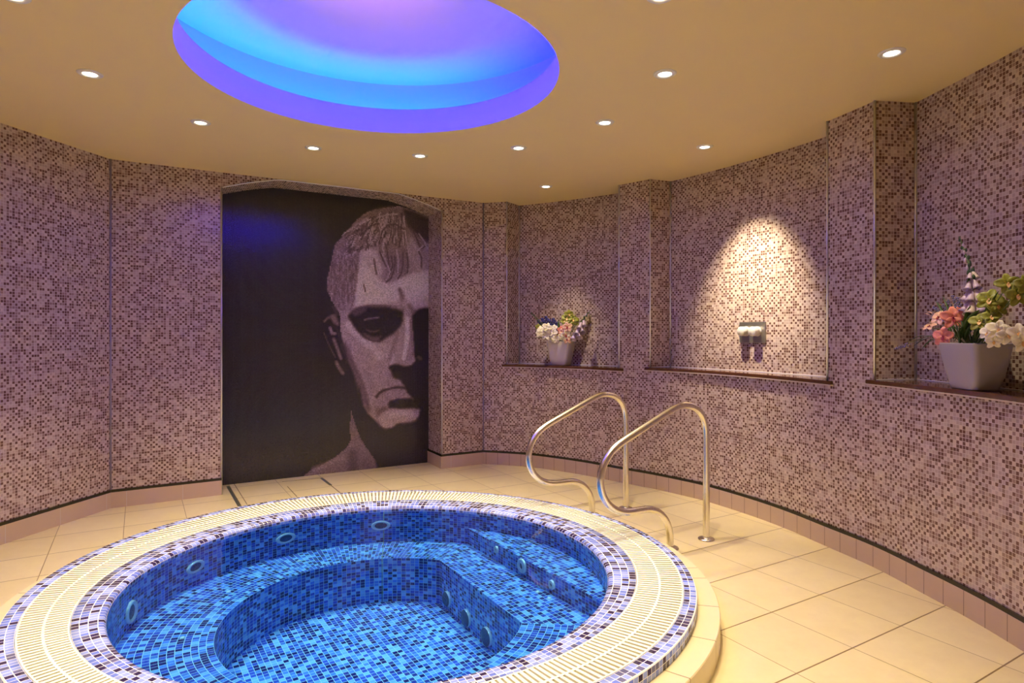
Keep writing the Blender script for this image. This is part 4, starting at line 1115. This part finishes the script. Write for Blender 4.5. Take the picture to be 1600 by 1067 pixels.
# ------------------------------------------------------------------ flower pots
M_POT = plain('glazed_pot', (.36, .33, .37), .3, noise=.03, nscale=8)
M_POT_LIT = plain('glazed_pot_lit', (.64, .59, .58), .3, noise=.03, nscale=8)  # same pot glaze, lightened to stand in for light on the small pot
M_SOIL = plain('moss', (.05, .05, .02), .9, noise=.5, nscale=60)
M_LEAF = plain('leaf_green', (.055, .11, .030), .45, noise=.3)
M_STEM = plain('stem_green', (.10, .15, .05), .5, noise=.3)
M_DARKL = plain('leaf_dark', (.030, .060, .030), .5, noise=.3)
M_CORAL = plain('petal_coral', (.72, .24, .19), .5, noise=.25, nscale=90)
M_PEACH = plain('petal_peach', (.85, .52, .38), .5, noise=.2, nscale=80)
M_LIP = plain('lip_crimson', (.30, .02, .05), .5, noise=.3)
M_LIME = plain('petal_lime', (.26, .27, .035), .5, noise=.25, nscale=60)
M_LIPY = plain('lip_yellow', (.80, .48, .20), .5, noise=.2)
M_PWHITE = plain('petal_white', (.82, .76, .66), .5, noise=.08)
M_LAV = plain('lavender_bud', (.20, .16, .34), .6, noise=.3, nscale=90)
M_LILAC = plain('bell_lilac', (.52, .40, .56), .45, noise=.2, nscale=50)
M_BELLW = plain('bell_cream', (.70, .58, .55), .45, noise=.15, nscale=50)
M_BLUE = plain('delphinium_blue', (.055, .045, .22), .6, noise=.4, nscale=60)
random.seed(11)
def petal(mb, c, d, n, L, W, curl=.3, seg=5, notch=0):
    c, d, n = Vector(c), Vector(d).normalized(), Vector(n).normalized(); s = d.cross(n).normalized()
    n = s.cross(d).normalized(); P = []
    for i in range(seg+1):
        t = i/seg; w = W*math.sin(PI*min(.97, .10+.82*t))**.75*.5
        o = c+d*(L*t)+n*(-curl*L*t*t)
        P.append([o+s*(w*k)+n*(abs(k)*w*.28+random.uniform(-1, 1)*W*.03) for k in (-1, -.5, 0, .5, 1)])
    mb.grid(P, smooth=True)
def basis(n):
    n = Vector(n).normalized(); a = n.cross(Vector((0, 0, 1)));
    a = a.normalized() if a.length > .05 else Vector((1, 0, 0)); return n, a, a.cross(n).normalized()
def orchid(par, c, n, size, mat, lipmat, name='orchid_flower'):
    size *= 1.22
    n, a, b = basis(n); c = Vector(c); mb = MB(); ph = random.uniform(-.3, .3)
    for k in range(5):
        t = PI/2+ph+2*PI*k/5; d = a*math.cos(t)+b*math.sin(t)
        petal(mb, c, d+n*.25, n, size*random.uniform(.45, .56), size*(.50 if k in (1, 4) else .36), random.uniform(.1, .4))
    o = mb.build(name, mat, par); so = o.modifiers.new('thickness', 'SOLIDIFY'); so.thickness = .0008
    mb = MB(); petal(mb, c+n*size*.05, -b*.8+n*.8, n+b, size*.20, size*.17, .5); mb.tube([c, c+n*size*.14+b*size*.02], [size*.05, size*.03], 8)
    mb.build('flower_lip', lipmat, o); return o
def leaf(par, a, b, w, mat=None, bend=.25, name='leaf'):
    a, b = Vector(a), Vector(b); d = b-a; mb = MB(); up = Vector((0, 0, 1)); s = d.cross(up)
    s = s.normalized() if s.length > 1e-4 else Vector((1, 0, 0)); P = []
    for i in range(9):
        t = i/8; ww = w*math.sin(PI*min(.985, .06+.93*t))**.8/2; o = a+d*t+up*(bend*d.length*math.sin(PI*t)*.6)
        P.append([o-s*ww+up*ww*.3, o, o+s*ww+up*ww*.3])
    mb.grid(P); o = mb.build(name, mat or M_LEAF, par); so = o.modifiers.new('thickness', 'SOLIDIFY'); so.thickness = .0008; return o
def stem(par, pts, r=.002, mat=None, name='stem'):
    mb = MB(); mb.tube(catmull(pts, 5), r, 6); return mb.build(name, mat or M_STEM, par)
def spike(par, a, b, mat, n=26, r=.0085, bud=.0045, name='lavender_sprig', start=.35):
    a, b = Vector(a), Vector(b); st = stem(par, [a, a.lerp(b, .5)+Vector((0, 0, .006)), b], .0013, name=name)
    mb = MB()
    for i in range(n):
        t = start+(1-start)*i/n; p = a.lerp(b, t); ang = i*2.4; rr_ = r*(1.05-.6*(t-start)/(1-start))
        d, x, y = basis(b-a); q = p+(x*math.cos(ang)+y*math.sin(ang))*rr_
        mb.lathe([(.0005, -bud), (bud*.8, -bud*.3), (bud*.7, bud*.5), (.0005, bud)], c=q, seg=6, M=Matrix.Rotation(random.uniform(-.6, .6), 3, 'X').to_4x4())
    mb.build('buds', mat, st); return st
def bell(par, p, d, size, mat):
    d, x, y = basis(d); Mx = Matrix(((x.x, y.x, d.x, p[0]), (x.y, y.y, d.y, p[1]), (x.z, y.z, d.z, p[2]), (0, 0, 0, 1)))
    mb = MB(); mb.lathe([(size*.02, 0), (size*.17, size*.10), (size*.24, size*.45), (size*.30, size*.85), (size*.46, size*1.15), (size*.40, size*1.12), (size*.26, size*.8), (size*.1, size*.2)], M=Mx, seg=14)
    o = mb.build('bell_flower', mat, par)
    mb = MB()
    for k in range(4):
        t = k*PI/2; petal(mb, Vector(p)-d*size*.04, d*.8+(x*math.cos(t)+y*math.sin(t))*.6, x*math.cos(t)+y*math.sin(t), size*.34, size*.2, .2, 3)
    mb.build('calyx', M_LIME, o); return o
def foxglove(par, pts, specs, budn=14):
    st = stem(par, pts, .003, name='foxglove_stem'); path = catmull(pts, 10)
    def along(t): k = t*(len(path)-1); i = min(int(k), len(path)-2); return Vector(path[i]).lerp(Vector(path[i+1]), k-i)
    for t, ang, size, mat in specs:
        d = Vector((math.cos(ang), math.sin(ang), -1.9)); bell(st, along(t)+Vector((math.cos(ang), math.sin(ang), 0))*.008, d, size, mat)
    for i in range(budn):
        t = .60+.39*i/budn; ang = i*2.4; s = .020*(1.35-t)
        mb = MB(); q = along(t)+Vector((math.cos(ang), math.sin(ang), .2))*(.012*(1.25-t)*1.6)
        mb.lathe([(.0005, -s*1.2), (s*.62, -s*.4), (s*.5, s*.5), (.0005, s*1.1)], c=q, seg=8); mb.build('foxglove_bud', M_DARKL if i % 3 else M_LILAC, st)
    return st
def rrect(hx, hy, r, n=6):
    out = []
    for cx, cy, a0 in ((hx-r, hy-r, 0), (-hx+r, hy-r, PI/2), (-hx+r, -hy+r, PI), (hx-r, -hy+r, 3*PI/2)):
        for k in range(n+1): a = a0+PI/2*k/n; out.append((cx+r*math.cos(a), cy+r*math.sin(a)))
    return out
def pot(root, hx, hy, hgt, taper=.68, r=.028, glaze=None):
    mb = MB(); P = []
    for z, s in ((0, taper-.03), (.006, taper), (hgt*.3, taper+(1-taper)*.36), (hgt*.7, taper+(1-taper)*.76), (hgt-.006, .995), (hgt, 1.0), (hgt, .955), (hgt-.006, .94), (hgt*.80, .88)):
        P.append([(x, y, z) for x, y in rrect(hx*s, hy*s, r)])
    mb.grid(P, closed=True); mb.face([(x, y, 0) for x, y in rrect(hx*(taper-.03), hy*(taper-.03), r)][::-1])
    mb.build('pot', glaze or M_POT, root)
    mb = MB(); mb.face([(x, y, hgt*.85) for x, y in rrect(hx*.90, hy*.90, r)]); mb.build('moss_filling', M_SOIL, root)
def up_z(px, py, X=None, Y=None):
    k = (px-800)/970
    if Y is None: Y = X/k
    return Vector((k*Y, Y, 1.255-(py-520)*Y/970))
CAMV = Vector((0, 0, 1.255))
# big pot on the right ledge
ZS = NICHES[2][5]
pc = Vector((2.068, 2.775, ZS+.0008)); root = empty('flower_pot', pc, 0)
tag(root, 'large grey pot of coral, lime and white orchids with a tall foxglove', 'potted flowers', 'grey flower pots on the ledges')
pot(root, .092, .122, .207)
def L(v): return Vector(v)-pc
base = Vector((2.06, 2.78, ZS+.17))
def lo(px, py, X=2.05): return L(up_z(px, py, X=X))
tocam = (CAMV-pc).normalized()
LB = L(base)
def mid(p, lift=.03): return (LB+Vector(p))*.5+Vector((0, 0, lift))
for px, py, X, n, s, m, lm in ((1489, 497, 2.02, (-.4, -1, .2), .085, M_CORAL, M_LIP), (1474, 526, 1.99, (-.9, -.7, .1), .075, M_CORAL, M_LIP), (1467, 496, 2.03, (-1, -.3, .5), .060, M_PEACH, M_LIP), (1453, 510, 2.04, (-.7, -.2, .9), .050, M_PEACH, M_LIP),
                              (1500, 488, 2.06, (.2, -.8, .4), .05, M_CORAL, M_LIP)):
    p = lo(px, py, X); stem(root, [LB+Vector((0, 0, 0)), mid(p), p-Vector(n).normalized()*.01]); orchid(root, p, n, s, m, lm)
for px, py in ((1444, 490), (1447, 487), (1438, 512)):
    p = lo(px, py, 2.03); leaf(root, p+Vector((.01, -.03, -.01)), p, .014, M_PEACH, .1, name='bud_petal')
for px, py, X, n, s in ((1545, 470, 2.04, (-.6, -.8, .4), .085), (1558, 478, 2.06, (-.2, -1, .2), .07), (1531, 504, 2.0, (-.7, -.6, .6), .075), (1575, 444, 2.06, (-.5, -.9, .3), .070), (1590, 462, 2.08, (-.4, -.9, .1), .075), (1548, 496, 2.03, (-.3, -.9, .5), .065), (1602, 445, 2.1, (-.2, -.9, .2), .07)):
    p = lo(px, py, X); stem(root, [LB, mid(p, .02), p-Vector(n).normalized()*.01]); orchid(root, p, n, s, M_LIME, M_LIPY)
for px, py, X, n, s in ((1560, 516, 1.98, (-.5, -.8, .3), .070), (1543, 521, 1.98, (-.9, -.4, .3), .055), (1575, 524, 1.98, (-.3, -1, .2), .060), (1592, 521, 1.99, (-.5, -.8, .2), .065), (1553, 533, 1.97, (-.6, -.7, -.3), .05), (1598, 535, 1.99, (-.4, -.9, -.1), .06), (1612, 520, 2.0, (-.3, -.9, 0), .06)):
    p = lo(px, py, X); stem(root, [LB, mid(p, .04), p-Vector(n).normalized()*.01]); orchid(root, p, n, s, M_PWHITE, M_LIPY)
fox = [LB, lo(1524, 500, 2.07), lo(1521, 460, 2.09), lo(1514, 415, 2.10), lo(1499, 370, 2.12)]
foxglove(root, fox, [(.43, 3.6, .060, M_BELLW), (.44, 4.9, .058, M_LILAC), (.45, 2.6, .055, M_LILAC), (.42, 5.7, .055, M_LILAC), (.53, 3.7, .052, M_LILAC), (.545, 5.0, .056, M_BELLW), (.54, 2.7, .05, M_LILAC), (.62, 3.5, .044, M_LILAC), (.63, 4.8, .044, M_LILAC), (.69, 3.9, .034, M_LILAC), (.70, 5.3, .034, M_BELLW), (.50, 5.9, .05, M_LILAC)], 18)
for px, py, X, n_ in ((1458, 478, 2.1, 24), (1470, 472, 2.12, 24), (1488, 461, 2.10, 26), (1496, 464, 2.08, 26), (1480, 468, 2.06, 22)):
    p = lo(px, py, X); spike(root, LB, p, M_LAV, n_, .008, .0055, start=.6)
spike(root, lo(1470, 520, 2.02), lo(1399, 545, 2.0), M_LAV, 26, .007, .0048, start=.68)
for a, b, w in (((1470, 530), (1418, 534), .010), ((1470, 530), (1428, 540), .010), ((1465, 528), (1440, 546), .010), ((1468, 528), (1434, 533), .009), ((1490, 530), (1462, 470), .014), ((1495, 530), (1473, 463), .010), ((1500, 530), (1530, 484), .040), ((1505, 530), (1516, 478), .040), ((1520, 530), (1548, 487), .024), ((1500, 532), (1480, 505), .012),
                ((1510, 532), (1500, 490), .014), ((1515, 532), (1535, 515), .014), ((1498, 532), (1462, 512), .010), ((1525, 535), (1560, 455), .02), ((1480, 534), (1455, 522), .012), ((1508, 530), (1524, 505), .03), ((1492, 532), (1508, 505), .010)):
    leaf(root, lo(*a, 2.04), lo(*b, 2.05), w, random.choice([M_LEAF, M_LEAF, M_DARKL]), .15)
for i in range(16):
    a = random.uniform(0, 2*PI); leaf(root, LB+Vector((random.uniform(-.04, .04), random.uniform(-.07, .07), -.01)), LB+Vector((math.cos(a)*.06, math.sin(a)*.09, random.uniform(.05, .13))), .008, M_LEAF, .1, name='grass_blade')
# small pot in the far niche
ZS = NICHES[0][5]
ang = math.atan2(5.53-6.081, .958-.072)
pc = Vector((.452, 5.735, ZS+.0008)); root = empty('flower_pot', pc, 0)
tag(root, 'small square grey pot of white, pink and green flowers in the far niche', 'potted flowers', 'grey flower pots on the ledges')
hold = root
# the pot itself stands square to the niche
n0 = len(root.children); pot(root, .117, .084, .222, .70, glaze=M_POT_LIT)
for ch in root.children: ch.rotation_euler = (0, 0, ang)
LB = Vector((0, 0, .19))
def lo2(px, py, Y=5.70): return L(up_z(px, py, Y=Y))
for px, py, s in ((846, 516, .085), (855, 512, .09), (864, 520, .085), (852, 524, .085), (860, 528, .08), (869, 530, .08), (843, 521, .07), (875, 527, .07), (866, 512, .06)):
    p = lo2(px, py, 5.62+random.uniform(-.02, .03)); stem(root, [LB, mid(p), p]); orchid(root, p, (random.uniform(-.4, .2), -1, random.uniform(-.1, .5)), s*.85, M_PWHITE, M_PWHITE)
for px, py, s, m in ((880, 519, .085, M_PEACH), (884, 524, .08, M_PWHITE), (886, 530, .07, M_PEACH), (886, 511, .075, M_PEACH), (876, 516, .06, M_CORAL)):
    p = lo2(px, py, 5.60); stem(root, [LB, mid(p), p]); orchid(root, p, (random.uniform(-.2, .3), -1, random.uniform(0, .4)), s, m, M_LIP)
for px, py, s in ((889, 491, .07), (886, 498, .09), (895, 500, .09), (890, 505, .08), (899, 503, .06), (882, 502, .06), (841, 511, .05)):
    p = lo2(px, py, 5.68); stem(root, [LB, mid(p), p]); orchid(root, p, (random.uniform(-.4, .3), -1, random.uniform(0, .6)), s, M_LIME, M_LIPY)
foxglove(root, [LB, lo2(895, 530, 5.62), lo2(905, 512, 5.60), lo2(914, 496, 5.58), lo2(922, 485, 5.58)], [(.42, 3.6, .075, M_LILAC), (.46, 4.8, .075, M_LILAC), (.52, 3.9, .07, M_LILAC), (.57, 5.0, .07, M_LILAC), (.63, 3.8, .06, M_LILAC), (.68, 4.8, .055, M_LILAC), (.50, 5.8, .06, M_LILAC)], 10)
for a, b, w in (((890, 530), (925, 492), .03), ((892, 530), (928, 500), .03), ((885, 530), (912, 497), .03), ((870, 535), (836, 506), .02), ((870, 535), (828, 490), .014), ((868, 535), (838, 527), .02), ((868, 535), (824, 528), .014), ((875, 530), (872, 500), .03), ((880, 530), (900, 490), .03), ((872, 532), (858, 500), .02)):
    leaf(root, lo2(*a, 5.68), lo2(*b, 5.70), w, random.choice([M_LEAF, M_LIME, M_DARKL]), .12)
for px, py in ((846, 497), (852, 494), (858, 499), (864, 497), (870, 503), (840, 500), (866, 506)):
    spike(root, LB, lo2(px, py, 5.76), M_BLUE, 26, .018, .010, name='delphinium_spike', start=.55)
spike(root, LB, lo2(829, 488, 5.72), M_DARKL, 20, .009, .007, name='seed_sprig', start=.6)

# ------------------------------------------------------------------ camera, world, view
cam = bpy.data.cameras.new('camera'); co = bpy.data.objects.new('camera', cam); COL.objects.link(co)
co.location = (0, 0, 1.255); co.rotation_euler = (PI/2, 0, 0)
cam.sensor_width = 36; cam.lens = 970*36/1600; cam.shift_y = -13.5/1600; cam.clip_start = .05
SC.camera = co
w = bpy.data.worlds.new('world'); w.use_nodes = True; w.node_tree.nodes['Background'].inputs[0].default_value = (.02, .02, .03, 1); w.node_tree.nodes['Background'].inputs[1].default_value = .2; SC.world = w
vs = SC.view_settings; vs.view_transform = 'Standard'; vs.look = 'None'; vs.gamma = 1; vs.exposure = EXPO; vs.use_curve_mapping = False
SC.cycles.use_denoising = True; SC.cycles.max_bounces = 8; SC.cycles.diffuse_bounces = 5; SC.cycles.transparent_max_bounces = 8
SC.cycles.sample_clamp_indirect = 6; SC.cycles.caustics_reflective = False; SC.cycles.caustics_refractive = False
